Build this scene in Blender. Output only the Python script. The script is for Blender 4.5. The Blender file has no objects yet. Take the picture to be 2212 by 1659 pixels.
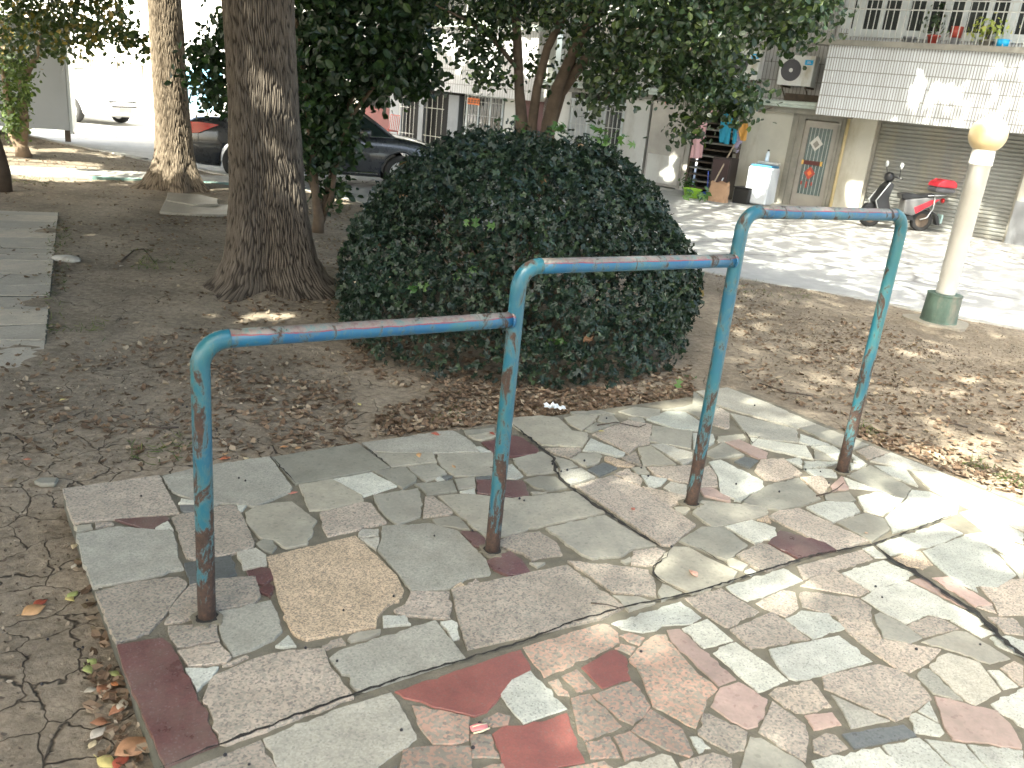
import bpy, math, random
import numpy as np
from mathutils import Matrix, Vector
R=math.radians
random.seed(7); rng=np.random.default_rng(7)
scn=bpy.context.scene; col=scn.collection
# ---------------------------------------------------------------- camera
F_PX,CX,CY=1818.,1106.,829.5            # measured on the photograph at 2212 px width
PITCH,ROLL,H=R(19.0),R(5.78),1.6
fw=np.array([0,math.cos(PITCH),-math.sin(PITCH)]);rt=np.array([1.,0,0]);up=np.array([0,math.sin(PITCH),math.cos(PITCH)])
cr,sr=math.cos(ROLL),math.sin(ROLL)
cam=bpy.data.cameras.new('camera'); co=bpy.data.objects.new('camera',cam); col.objects.link(co); scn.camera=co
ri=cr*rt+sr*up; ui=-sr*rt+cr*up
co.matrix_world=Matrix(((ri[0],ui[0],-fw[0],0),(ri[1],ui[1],-fw[1],0),(ri[2],ui[2],-fw[2],H),(0,0,0,1)))
cam.sensor_width=36; cam.lens=F_PX/2212*36; cam.clip_start=.05; cam.clip_end=400
cam.dof.use_dof=True; cam.dof.focus_distance=4.2; cam.dof.aperture_fstop=6.5
# ---------------------------------------------------------------- light
AZ=R(213); EL=R(50)                     # sun behind the camera, to its left
S=np.array([math.sin(AZ)*math.cos(EL),math.cos(AZ)*math.cos(EL),math.sin(EL)])
w=bpy.data.worlds.new('World'); scn.world=w; w.use_nodes=True
nt=w.node_tree; bg=nt.nodes['Background']; sky=nt.nodes.new('ShaderNodeTexSky'); sky.sky_type='NISHITA'
sky.sun_disc=False; sky.sun_elevation=EL; sky.sun_rotation=AZ; sky.air_density=.9; sky.dust_density=6.0; sky.ozone_density=.3
nt.links.new(sky.outputs[0],bg.inputs[0]); bg.inputs[1].default_value=.15
sl=bpy.data.lights.new('sun','SUN'); sl.energy=3.5; sl.angle=R(.53); sl.color=(1,.95,.87)
so=bpy.data.objects.new('sun',sl); col.objects.link(so); so.rotation_euler=Vector(S).to_track_quat('Z','Y').to_euler()
scn.view_settings.view_transform='Standard'; scn.view_settings.look='None'; scn.view_settings.exposure=2.52; scn.view_settings.use_white_balance=True; scn.view_settings.white_balance_temperature=6600; scn.view_settings.white_balance_tint=3
scn.cycles.max_bounces=7; scn.cycles.diffuse_bounces=4; scn.cycles.transparent_max_bounces=6
# ---------------------------------------------------------------- helpers
def ray(x,y):
    u=(x-CX)/F_PX; v=-(y-CY)/F_PX
    return fw+(u*cr-v*sr)*rt+(u*sr+v*cr)*up
def G(x,y,z=0.):                        # point of the level z seen at photo position x,y
    d=ray(x,y); return np.array([0,0,H])+d*((z-H)/d[2])
def AT(x,y,Y):                          # point at forward distance Y
    d=ray(x,y); return np.array([0,0,H])+d*(Y/d[1])
def PX(p):
    d=np.asarray(p,float)-np.array([0,0,H]); wv=d@fw; a=d@rt/wv; b=d@up/wv
    return np.stack([CX+(a*cr+b*sr)*F_PX, CY-(-a*sr+b*cr)*F_PX],-1), wv
ZS,ZR=-.09,-.32                         # soil level, road level (paving slab top is 0)
DR=np.array([.8,-.6,0]); NF=np.array([-.6,-.8,0]); P0=G(2212,531,ZR)   # apartment facade: along, outwards, foot at the right
def FL(s,k,z): return P0*[1,1,0]+DR*s+NF*k+np.array([0,0,z])
def FP(x,y,k=0.):                       # s,z of a facade point (k metres in front of the facade plane)
    d=ray(x,y); o=np.array([0,0,H]); t=(k-(o-P0)@NF)/(d@NF); X=o+d*t
    return (X-P0)@DR, X[2]
RF=math.atan2(-.6,.8)
def tag(o,label=None,cat=None,group=None,kind=None):
    if label:o['label']=label
    if cat:o['category']=cat
    if group:o['group']=group
    if kind:o['kind']=kind
    return o
def thing(name,label,cat,loc=(0,0,0),rz=0,group=None):
    o=bpy.data.objects.new(name,None); col.objects.link(o); o.location=loc; o.rotation_euler=(0,0,rz); o.empty_display_size=.1
    return tag(o,label,cat,group)
def copy_tree(o,parent=None):
    c=o.copy(); col.objects.link(c); c.parent=parent
    for ch in o.children: copy_tree(ch,c)
    return c
class MB:
    def __init__(s): s.v=[]; s.f=[]; s.m=[]; s.uv={}
    def add(s,vs,fs,m=0):
        b=len(s.v); s.v+= [tuple(map(float,q)) for q in vs]; s.f+=[tuple(b+i for i in f) for f in fs]; s.m+=[m]*len(fs); return s
    def box(s,x0,x1,y0,y1,z0,z1,m=0,b=0.):
        if x0>x1:x0,x1=x1,x0
        if y0>y1:y0,y1=y1,y0
        if z0>z1:z0,z1=z1,z0
        if b<=0:
            vs=[(x,y,z) for z in(z0,z1) for y in(y0,y1) for x in(x0,x1)]
            return s.add(vs,[(0,2,3,1),(4,5,7,6),(0,1,5,4),(2,6,7,3),(0,4,6,2),(1,3,7,5)],m)
        # chamfered box
        vs=[];ix={}
        for zi,z in enumerate((z0,z1)):
            for yi,y in enumerate((y0,y1)):
                for xi,x in enumerate((x0,x1)):
                    sx,sy,sz=(1-2*xi)*b,(1-2*yi)*b,(1-2*zi)*b
                    for a,q in enumerate(((x,y+sy,z+sz),(x+sx,y,z+sz),(x+sx,y+sy,z))):
                        ix[xi,yi,zi,a]=len(vs); vs.append(q)
        fs=[]
        I=lambda x,y,z,a:ix[x,y,z,a]
        for e in (0,1):
            fs+=[[I(e,0,0,0),I(e,1,0,0),I(e,1,1,0),I(e,0,1,0)],[I(0,e,0,1),I(1,e,0,1),I(1,e,1,1),I(0,e,1,1)],[I(0,0,e,2),I(1,0,e,2),I(1,1,e,2),I(0,1,e,2)]]
        for a in(0,1):
            for c in(0,1):
                fs+=[[I(0,a,c,1),I(1,a,c,1),I(1,a,c,2),I(0,a,c,2)],[I(a,0,c,0),I(a,1,c,0),I(a,1,c,2),I(a,0,c,2)],[I(a,c,0,0),I(a,c,1,0),I(a,c,1,1),I(a,c,0,1)]]
        for x in(0,1):
            for y in(0,1):
                for z in(0,1): fs.append([I(x,y,z,0),I(x,y,z,1),I(x,y,z,2)])
        return s.add(vs,fs,m)
    def tube(s,pts,r,n=12,m=0,cap=True):
        pts=[np.array(p,float) for p in pts]; rs=r if hasattr(r,'__len__') else [r]*len(pts)
        vs=[];U=None
        for i,p in enumerate(pts):
            t=pts[min(i+1,len(pts)-1)]-pts[max(i-1,0)]; t=t/ (np.linalg.norm(t)+1e-9)
            if U is None:
                a=np.array([0,0,1.]) if abs(t[2])<.9 else np.array([1.,0,0]); U=np.cross(a,t)
            U=U-t*(U@t); U/=np.linalg.norm(U)+1e-9; V=np.cross(t,U)
            for k in range(n):
                a=2*math.pi*k/n; vs.append(p+rs[i]*(math.cos(a)*U+math.sin(a)*V))
        fs=[(i*n+k,i*n+(k+1)%n,(i+1)*n+(k+1)%n,(i+1)*n+k) for i in range(len(pts)-1) for k in range(n)]
        if cap: fs+=[tuple(range(n-1,-1,-1)),tuple((len(pts)-1)*n+k for k in range(n))]
        return s.add(vs,fs,m)
    def lathe(s,prof,c=(0,0,0),n=32,axis=2,m=0,cap=True):
        vs=[];c=np.array(c,float)
        for r,z in prof:
            for k in range(n):
                a=2*math.pi*k/n; q=[r*math.cos(a),r*math.sin(a),z]
                if axis==1:q=[q[0],q[2],q[1]]
                if axis==0:q=[q[2],q[0],q[1]]
                vs.append(c+q)
        L=len(prof)
        fs=[(i*n+k,i*n+(k+1)%n,(i+1)*n+(k+1)%n,(i+1)*n+k) for i in range(L-1) for k in range(n)]
        if cap: fs+=[tuple(range(n)),tuple((L-1)*n+k for k in range(n))]
        return s.add(vs,fs,m)
    def prism(s,poly,a0,a1,plane='xz',m=0):
        n=len(poly)
        def q(p,a): return {'xz':(p[0],a,p[1]),'xy':(p[0],p[1],a),'yz':(a,p[0],p[1])}[plane]
        vs=[q(p,a0) for p in poly]+[q(p,a1) for p in poly]
        return s.add(vs,[tuple(range(n)),tuple(range(2*n-1,n-1,-1))]+[(i,(i+1)%n,n+(i+1)%n,n+i) for i in range(n)],m)
    def build(s,name,mats,parent=None,smooth=False,loc=None):
        me=bpy.data.meshes.new(name); me.from_pydata(s.v,[],s.f)
        for mt in (mats if isinstance(mats,(list,tuple)) else [mats]): me.materials.append(mt)
        me.polygons.foreach_set('material_index',s.m)
        me.polygons.foreach_set('use_smooth',[smooth]*len(s.f))
        me.update(); o=bpy.data.objects.new(name,me); col.objects.link(o); o.parent=parent
        if loc is not None:o.location=loc
        return o
def fix(o,weld=False):                   # consistent normals
    import bmesh
    bm=bmesh.new(); bm.from_mesh(o.data)
    if weld: bmesh.ops.remove_doubles(bm,verts=bm.verts,dist=1e-4)
    bmesh.ops.recalc_face_normals(bm,faces=bm.faces); bm.to_mesh(o.data); bm.free(); return o
def fastmesh(name,V,Fc,mat,parent=None,attrs=None,smooth=False):
    me=bpy.data.meshes.new(name); me.vertices.add(len(V)); me.vertices.foreach_set('co',np.asarray(V,np.float32).ravel())
    nf,k=Fc.shape; me.loops.add(nf*k); me.loops.foreach_set('vertex_index',Fc.astype(np.int32).ravel())
    me.polygons.add(nf); me.polygons.foreach_set('loop_start',np.arange(0,nf*k,k,dtype=np.int32))
    me.update(calc_edges=True); me.polygons.foreach_set('use_smooth',np.full(nf,smooth))
    for kx,(dat,typ) in (attrs or {}).items():
        at=me.attributes.new(kx,typ,'POINT')
        at.data.foreach_set('value' if typ=='FLOAT' else 'vector',np.asarray(dat,np.float32).ravel())
    me.materials.append(mat); o=bpy.data.objects.new(name,me); col.objects.link(o); o.parent=parent; return o
def unit(a): return a/(np.linalg.norm(a,axis=-1,keepdims=True)+1e-9)
TPL={'ell':(np.array([(0,0,0),(.28,.27,.05),(.68,.25,.05),(1,0,-.06),(.68,-.25,.05),(.28,-.27,.05)]),np.array([(0,1,2,3),(0,3,4,5)])),
 'quad':(np.array([(0,0,0),(.5,.33,.05),(1,0,0),(.5,-.33,.05)]),np.array([(0,1,2,3)])),
 'holly':(np.array([(0,0,0),(.3,.13,.04),(.18,.42,-.02),(.62,.14,.04),(.8,.42,-.05),(1.02,0,-.08),(.3,-.13,.04),(.18,-.42,-.02),(.62,-.14,.04),(.8,-.42,-.05),(.45,0,0)]),
   np.array([(0,1,10,6),(0,2,1,0),(1,2,3,10),(3,4,5,10),(10,5,9,8),(10,8,7,6)])),
 'dry':(np.array([(0,0,.12),(.3,.25,.16),(.7,.2,.02),(1,0,.2),(.7,-.22,.1),(.3,-.2,.0),(.5,0,-.02)]),np.array([(0,1,2,6),(6,2,3,4),(0,6,4,5)])),
 'blade':(np.array([(0,.04,0),(.5,.03,.1),(1,0,.4),(.5,-.03,.1),(0,-.04,0),(.2,0,.02)]),np.array([(0,1,2,3),(0,3,4,5)]))}
TPL['holly']=(TPL['holly'][0],np.array([(0,1,10,6),(1,2,3,10),(3,4,5,10),(10,5,9,8),(10,8,7,6)]))
def leafcloud(name,Pn,Nn,size,mat,shape='ell',parent=None,flat=.6,width=1.,seed=1,tone=None):
    """many small leaf faces: Pn positions, Nn preferred face normals, flat: how far they keep to them"""
    r=np.random.default_rng(seed); n=len(Pn); Pn=np.asarray(Pn,float)
    N=unit(np.asarray(Nn)+r.normal(0,1,(n,3))*(1-flat)); T=unit(np.cross(N,r.normal(0,1,(n,3)))); B=np.cross(N,T)
    tp,tf=TPL[shape]; sz=(np.asarray(size)*r.uniform(.6,1.25,n))[:,None,None]
    V=Pn[:,None]+sz*(T[:,None]*(tp[None,:,0:1]-.5)+B[:,None]*tp[None,:,1:2]*width+N[:,None]*tp[None,:,2:3]*r.uniform(.3,1.6,(n,1,1)))
    k=len(tp); Fc=(tf[None]+ (np.arange(n)*k)[:,None,None]).reshape(-1,4)
    rd=np.repeat(r.uniform(0,1,n) if tone is None else tone,k); rd2=np.repeat(r.uniform(0,1,n),k)
    return fastmesh(name,V.reshape(-1,3),Fc,mat,parent,{'rnd':(rd,'FLOAT'),'rnd2':(rd2,'FLOAT')})
# ---------------------------------------------------------------- materials
def nodes(name):
    m=bpy.data.materials.new(name); m.use_nodes=True; t=m.node_tree; return m,t,t.nodes['Principled BSDF']
def N(t,ty,**kw):
    n=t.nodes.new(ty)
    for k,v in kw.items():
        if k.startswith('i_'):
            s=n.inputs[int(k[2:])] if k[2:].isdigit() else n.inputs[k[2:].replace('_',' ')]; s.default_value=v
        else: setattr(n,k,v)
    return n
def ramp(t,src,stops,interp='LINEAR'):
    n=t.nodes.new('ShaderNodeValToRGB'); n.color_ramp.interpolation=interp; e=n.color_ramp.elements
    while len(e)<len(stops): e.new(.5)
    for q,(p,c) in zip(e,stops): q.position=p; q.color=(*c,1) if len(c)==3 else c
    t.links.new(src,n.inputs[0]); return n
def mixc(t,f,a,b,mode='MIX'):
    n=t.nodes.new('ShaderNodeMix'); n.data_type='RGBA'; n.blend_type=mode
    for i,v in ((0,f),(6,a),(7,b)):
        if isinstance(v,(int,float)): n.inputs[i].default_value=v
        elif isinstance(v,tuple): n.inputs[i].default_value=(*v,1) if len(v)==3 else v
        else: t.links.new(v,n.inputs[i])
    return n.outputs[2]
def coord(t,scale=(1,1,1),kind='Object',rot=(0,0,0)):
    tc=t.nodes.new('ShaderNodeTexCoord'); mp=t.nodes.new('ShaderNodeMapping'); mp.inputs['Scale'].default_value=scale; mp.inputs['Rotation'].default_value=rot
    t.links.new(tc.outputs[kind],mp.inputs[0]); return mp.outputs[0]
def noise(t,vec,sc,det=4,rough=.55,dist=0):
    n=N(t,'ShaderNodeTexNoise',i_Scale=sc,i_Detail=det,i_Roughness=rough,i_Distortion=dist); t.links.new(vec,n.inputs['Vector']); return n
def bump(t,b,h,strength=.3,dist=.01,prev=None):
    n=N(t,'ShaderNodeBump',i_Strength=strength,i_Distance=dist); t.links.new(h,n.inputs['Height'])
    if prev is not None:t.links.new(prev,n.inputs['Normal'])
    t.links.new(n.outputs[0],b.inputs['Normal']); return n.outputs[0]
def plain(name,c,rough=.6,metal=0.,var=.12,sc=3.,bumps=0.,spec=.5,dirt=None,alpha=None):
    m,t,b=nodes(name); v=coord(t); n=noise(t,v,sc,6,.65)
    r=ramp(t,n.outputs[0],[(.3,tuple(x*(1-var) for x in c)),(.7,tuple(min(1,x*(1+var)) for x in c))])
    o=r.outputs[0]
    if dirt:
        n2=noise(t,coord(t,(1,1,.35)),sc*.8,7,.7); rr=ramp(t,n2.outputs[0],[(.52,(0,0,0)),(.7,(1,1,1))]); o=mixc(t,rr.outputs[0],o,dirt)
    t.links.new(o,b.inputs['Base Color']); b.inputs['Roughness'].default_value=rough; b.inputs['Metallic'].default_value=metal; b.inputs['Specular IOR Level'].default_value=spec
    if bumps: bump(t,b,noise(t,v,sc*12,4).outputs[0],bumps,.01)
    return m
def leafmat(name,c1,c2,c3,rough=.4,trans=.25,spec=.5):
    m,t,b=nodes(name); a=N(t,'ShaderNodeAttribute',attribute_name='rnd')
    r=ramp(t,a.outputs['Fac'],[(0,c1),(.72,c2),(1,c3)]); v=coord(t); n=noise(t,v,1.7,3)
    o=mixc(t,.35,r.outputs[0],ramp(t,n.outputs[0],[(.3,(.45,.45,.45)),(.7,(1.5,1.5,1.5))]).outputs[0],'MULTIPLY')
    t.links.new(o,b.inputs['Base Color']); b.inputs['Roughness'].default_value=rough; b.inputs['Specular IOR Level'].default_value=spec
    tr=t.nodes.new('ShaderNodeBsdfTranslucent'); t.links.new(mixc(t,1.,o,(1.3,1.5,.6),'MULTIPLY'),tr.inputs[0])
    mx=t.nodes.new('ShaderNodeMixShader'); mx.inputs[0].default_value=trans; t.links.new(b.outputs[0],mx.inputs[1]); t.links.new(tr.outputs[0],mx.inputs[2])
    t.links.new(mx.outputs[0],t.nodes['Material Output'].inputs[0]); return m
def granite(name,base,second,dark,sc=90.,amt=.5,rough=.55,darkamt=.12,stain=True):
    """speckled stone: two grain colours and dark mica, each stone a little different through the 'tone' attribute"""
    m,t,b=nodes(name); v=coord(t); a=N(t,'ShaderNodeAttribute',attribute_name='tone')
    sc*=1.75; vo=N(t,'ShaderNodeTexVoronoi',i_Scale=sc); n0=noise(t,v,sc*.8,3); 
    vv=t.nodes.new('ShaderNodeVectorMath'); vv.operation='MULTIPLY_ADD'; vv.inputs[1].default_value=(.004,.004,.004); t.links.new(n0.outputs[1],vv.inputs[0]); t.links.new(v,vv.inputs[2]); t.links.new(vv.outputs[0],vo.inputs['Vector'])
    sx=t.nodes.new('ShaderNodeSeparateColor'); t.links.new(vo.outputs['Color'],sx.inputs[0])
    o=mixc(t,ramp(t,sx.outputs[0],[(amt-.15,(0,0,0)),(amt+.15,(1,1,1))]).outputs[0],second,base)
    o=mixc(t,ramp(t,sx.outputs[1],[(darkamt-.05,(.8,.8,.8)),(darkamt+.05,(0,0,0))]).outputs[0],o,dark)
    n1=noise(t,v,9,8,.7); o=mixc(t,.8,o,ramp(t,n1.outputs[0],[(.3,(.70,.70,.68)),(.7,(1.2,1.19,1.17))]).outputs[0],'MULTIPLY')
    o=mixc(t,1.,o,ramp(t,a.outputs['Fac'],[(0,(.78,.79,.78)),(.5,(1,1,1)),(1,(1.2,1.17,1.12))]).outputs[0],'MULTIPLY')
    if stain:
        n2=noise(t,v,2.3,8,.72); o=mixc(t,ramp(t,n2.outputs[0],[(.47,(0,0,0)),(.72,(.5,.5,.5))]).outputs[0],o,(.19,.17,.135))
    n3=noise(t,v,60,5,.8); o=mixc(t,ramp(t,n3.outputs[0],[(.63,(0,0,0)),(.72,(.6,.6,.6))]).outputs[0],o,(.17,.15,.125))
    t.links.new(o,b.inputs['Base Color'])
    rr=ramp(t,n1.outputs[0],[(.3,(rough-.12,)*3),(.7,(rough+.12,)*3)]); t.links.new(rr.outputs[0],b.inputs['Roughness'])
    bump(t,b,noise(t,v,120,3,.6).outputs[0],.18,.004); return m
# ---------------------------------------------------------------- materials of the place
M={}
M['g']=granite('green_grey_slate',(.31,.30,.255),(.28,.275,.235),(.2,.2,.17),60,.5,.5,.03)
M['t']=granite('grey_rough_granite',(.40,.39,.34),(.33,.325,.285),(.24,.24,.215),110,.5,.6,.1)
M['p']=granite('pale_pink_granite',(.43,.365,.305),(.30,.28,.24),(.16,.15,.14),95,.45,.55,.17)
M['y']=granite('yellow_granite',(.46,.37,.27),(.27,.23,.18),(.15,.13,.11),130,.35,.55,.22,stain=False)
M['w']=granite('white_granite',(.50,.515,.465),(.42,.435,.395),(.24,.25,.235),120,.5,.5,.10)
M['s']=granite('salmon_granite',(.43,.28,.22),(.27,.25,.21),(.16,.155,.14),75,.5,.5,.12)
M['r']=granite('red_granite',(.27,.10,.085),(.235,.095,.08),(.22,.14,.12),140,.5,.42,.05,stain=False)
M['m']=granite('maroon_granite',(.135,.068,.066),(.11,.058,.058),(.17,.13,.13),130,.5,.35,.06)
M['q']=granite('beige_path_stone',(.44,.40,.33),(.39,.355,.30),(.3,.27,.23),60,.5,.6,.03)
M['d']=granite('dark_slate',(.13,.14,.14),(.11,.12,.12),(.07,.07,.07),90,.5,.4,.05,stain=False)
M['k']=granite('pale_pink_slate',(.44,.325,.285),(.41,.31,.27),(.3,.2,.18),60,.5,.5,.03)
KEYS='gtpywsrmdkq'
def coordo(t,c,s):
    tc=t.nodes.new('ShaderNodeTexCoord'); mp=t.nodes.new('ShaderNodeMapping'); mp.inputs['Scale'].default_value=(s,s,s); mp.inputs['Location'].default_value=tuple(-x*s for x in c); t.links.new(tc.outputs['Object'],mp.inputs[0]); return mp.outputs[0]
def soilmat():
    m,t,b=nodes('dry_soil'); v=coord(t)
    n=noise(t,v,1.1,9,.7); o=ramp(t,n.outputs[0],[(.3,(.17,.142,.108)),(.5,(.265,.225,.172)),(.7,(.35,.30,.235))]).outputs[0]
    n2=noise(t,v,22,6,.8); o=mixc(t,.7,o,ramp(t,n2.outputs[0],[(.35,(.5,.48,.45)),(.65,(1.35,1.33,1.3))]).outputs[0],'MULTIPLY')
    dn=noise(t,v,3,4,.6)
    wv=t.nodes.new('ShaderNodeVectorMath'); wv.operation='MULTIPLY_ADD'; wv.inputs[1].default_value=(.3,.3,.0); t.links.new(dn.outputs[1],wv.inputs[0]); t.links.new(v,wv.inputs[2])
    vo=N(t,'ShaderNodeTexVoronoi',i_Scale=5.5,feature='DISTANCE_TO_EDGE'); t.links.new(wv.outputs[0],vo.inputs['Vector'])
    nm=noise(t,v,1.9,5,.7); lg=t.nodes.new('ShaderNodeTexGradient'); lg.gradient_type='SPHERICAL'; t.links.new(coordo(t,(-1.9,1.9,0),.42),lg.inputs[0]); am=t.nodes.new('ShaderNodeMath'); am.operation='MULTIPLY_ADD'; am.inputs[1].default_value=.5; t.links.new(lg.outputs[1],am.inputs[0]); t.links.new(nm.outputs[0],am.inputs[2]); mask=ramp(t,am.outputs[0],[(.48,(0,0,0)),(.62,(.85,.85,.85))])
    cr_=ramp(t,vo.outputs[0],[(0.003,(1,1,1)),(.02,(0,0,0))]); f=mixc(t,1.,cr_.outputs[0],mask.outputs[0],'MULTIPLY')
    o=mixc(t,f,o,(.035,.028,.022)); t.links.new(o,b.inputs['Base Color']); b.inputs['Roughness'].default_value=.95; b.inputs['Specular IOR Level'].default_value=.15
    n3=noise(t,v,45,8,.75); q=bump(t,b,n3.outputs[0],.7,.012)
    n4=noise(t,v,9,5,.6); q=bump(t,b,n4.outputs[0],.6,.03,q)
    inv=t.nodes.new('ShaderNodeInvert'); t.links.new(f,inv.inputs[1]); bump(t,b,inv.outputs[0],.8,.015,q); return m
M['soil']=soilmat()
def roadmat():
    m,t,b=nodes('worn_concrete_road'); v=coord(t); n=noise(t,v,.5,7,.6); o=ramp(t,n.outputs[0],[(.3,(.36,.36,.345)),(.7,(.46,.455,.435))]).outputs[0]
    n2=noise(t,v,7,7,.7); o=mixc(t,.5,o,ramp(t,n2.outputs[0],[(.3,(.72,.72,.7)),(.7,(1.2,1.2,1.2))]).outputs[0],'MULTIPLY')
    dv=noise(t,v,1.3,3); wv=t.nodes.new('ShaderNodeVectorMath'); wv.operation='MULTIPLY_ADD'; wv.inputs[1].default_value=(.5,.5,0); t.links.new(dv.outputs[1],wv.inputs[0]); t.links.new(v,wv.inputs[2])
    vo=N(t,'ShaderNodeTexVoronoi',i_Scale=.38,feature='DISTANCE_TO_EDGE'); t.links.new(wv.outputs[0],vo.inputs['Vector'])
    o=mixc(t,ramp(t,vo.outputs[0],[(0.0,(.8,.8,.8)),(.012,(0,0,0))]).outputs[0],o,(.16,.15,.14))
    t.links.new(o,b.inputs['Base Color']); b.inputs['Roughness'].default_value=.85; bump(t,b,noise(t,v,70,4).outputs[0],.3,.01); return m
M['road']=roadmat()
M['mortar']=plain('slab_mortar',(.15,.138,.105),.9,var=.3,sc=9,bumps=.5)
M['mortar2']=plain('shade_toned_cement',(.105,.105,.085),.9,var=.3,sc=6,bumps=.4,dirt=(.08,.08,.055))  # cement coloured darker to carry the shade on the slab side
M['kerb']=plain('kerb_concrete',(.42,.41,.37),.9,var=.2,sc=4,bumps=.3,dirt=(.2,.18,.14))
M['crack']=plain('dark_joint_dirt',(.022,.02,.017),.95,var=.4,sc=30,bumps=.6)
M['teal']=plain('worn_teal_paint',(.17,.30,.27),.8,var=.25,sc=5,dirt=(.3,.28,.22))
# ---------------------------------------------------------------- ground
def vnoise(x,y,seed=0,oct=4,sc=1.):
    r=np.random.default_rng(seed); out=0; a=1.
    for o in range(oct):
        g=r.uniform(-1,1,(64,64)); X=(x*sc*2**o)%64; Y=(y*sc*2**o)%64; xi=X.astype(int);yi=Y.astype(int); fx=X-xi; fy=Y-yi; fx=fx*fx*(3-2*fx); fy=fy*fy*(3-2*fy)
        q=lambda i,j:g[i%64,j%64]
        out=out+a*((q(xi,yi)*(1-fx)+q(xi+1,yi)*fx)*(1-fy)+(q(xi,yi+1)*(1-fx)+q(xi+1,yi+1)*fx)*fy); a*=.5
    return out
SLAB=np.array([G(135,1050),G(355,1659)+(G(355,1659)-G(135,1050))*1.1,G(2174,1069)+np.array([2.2,-4.6,0]),G(2174,1069),G(1600,838)])[:,:2]
_e1=(G(355,1659)-G(135,1050))[:2]; _n=_e1/np.linalg.norm(_e1)
c0=G(135,1050)[:2]; cF=G(1600,838)[:2]; eR=(G(2174,1069)-G(1600,838))[:2]; eR/=np.linalg.norm(eR)
SLAB=np.array([c0,c0+_n*4.2,cF+eR*5.6,cF]); MID=G(1000,931)[:2]; SLAB=np.array([c0,c0+_n*4.2,cF+eR*5.8,cF,G(1110,905)[:2],G(780,958)[:2]])
def inpoly(P,poly):
    x,y=P[...,0],P[...,1]; c=np.zeros(x.shape,bool); n=len(poly)
    for i in range(n):
        x1,y1=poly[i];x2,y2=poly[(i+1)%n]; c^=((y1>y)!=(y2>y))&(x<(x2-x1)*(y-y1)/(y2-y1+1e-12)+x1)
    return c
KA,KB=G(2212,706,ZS)[:2],G(1545,586,ZS)[:2]; KC=G(700,416,ZS)[:2]; KD=G(165,312,ZS)[:2]
KD2=KD+(KD-KC)*3; KA2=KA+(KA-KB)*4
def kerb_y(x):                           # soil/road border as a function of X
    return np.interp(x,[KD2[0],KD[0],KC[0],KB[0],KA[0],KA2[0]],[KD2[1],KD[1],KC[1],KB[1],KA[1],KA2[1]])
# soil sheet: fine near the camera
xs=np.concatenate([np.linspace(-45,-9,30)[:-1],np.arange(-9,9,.06),np.linspace(9,40,24)]); t_=np.concatenate([np.linspace(-16,.0,22)[:-1],np.arange(0,12,.06),np.linspace(12,40,60)])
Xg,Yg=np.meshgrid(xs,t_,indexing='ij'); yk=kerb_y(Xg); Yg=np.minimum(Yg,yk-.08)
mound=.07*np.exp(-((Xg+2.1)**2+(Yg-6.9)**2)/.9)+.05*np.exp(-((Xg+4.8)**2+(Yg-12)**2)/.8)+.05*np.exp(-((Xg-.05)**2+(Yg-6.25)**2)/1.5)
Zg=ZS+.022*vnoise(Xg+50,Yg+50,3,3,.5)+.012*vnoise(Xg+50,Yg+50,5,4,3.)+mound-.012
dsl=inpoly(np.stack([Xg,Yg],-1),SLAB); Zg=np.where(dsl,ZS-.03,Zg); Zg=np.minimum(Zg,ZS+.05+mound)
nx,ny=Xg.shape; idx=np.arange(nx*ny).reshape(nx,ny)
Fq=np.stack([idx[:-1,:-1],idx[1:,:-1],idx[1:,1:],idx[:-1,1:]],-1).reshape(-1,4)
o=fastmesh('ground',np.stack([Xg,Yg,Zg],-1).reshape(-1,3),Fq,M['soil'],smooth=True); tag(o,'bare dry soil of the courtyard garden',None,None,'structure')
b=MB(); b.add([(-120,-60,ZR),(120,-60,ZR),(120,160,ZR),(-120,160,ZR)],[(0,1,2,3)]); o=b.build('road',M['road']); tag(o,kind='structure')
b=MB(); kp=[KD2,KD,KC,KB,KA,KA2]
for i in range(5):
    a,c=kp[i],kp[i+1]; d=(c-a)/np.linalg.norm(c-a); n=np.array([-d[1],d[0]])
    if n[1]<0:n=-n
    L=np.linalg.norm(c-a); q=int(max(1,L/1.0))
    for j in range(q):
        p0=a+d*(L*j/q+.004);p1=a+d*(L*(j+1)/q-.004); z1=ZS-.005+random.uniform(-.008,.008)
        b.prism([p0-n*.1,p1-n*.1,p1+n*.02,p0+n*.02],ZR-.1,z1,'xy')
o=b.build('kerb',M['kerb']); tag(o,kind='structure'); fix(o)
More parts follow.
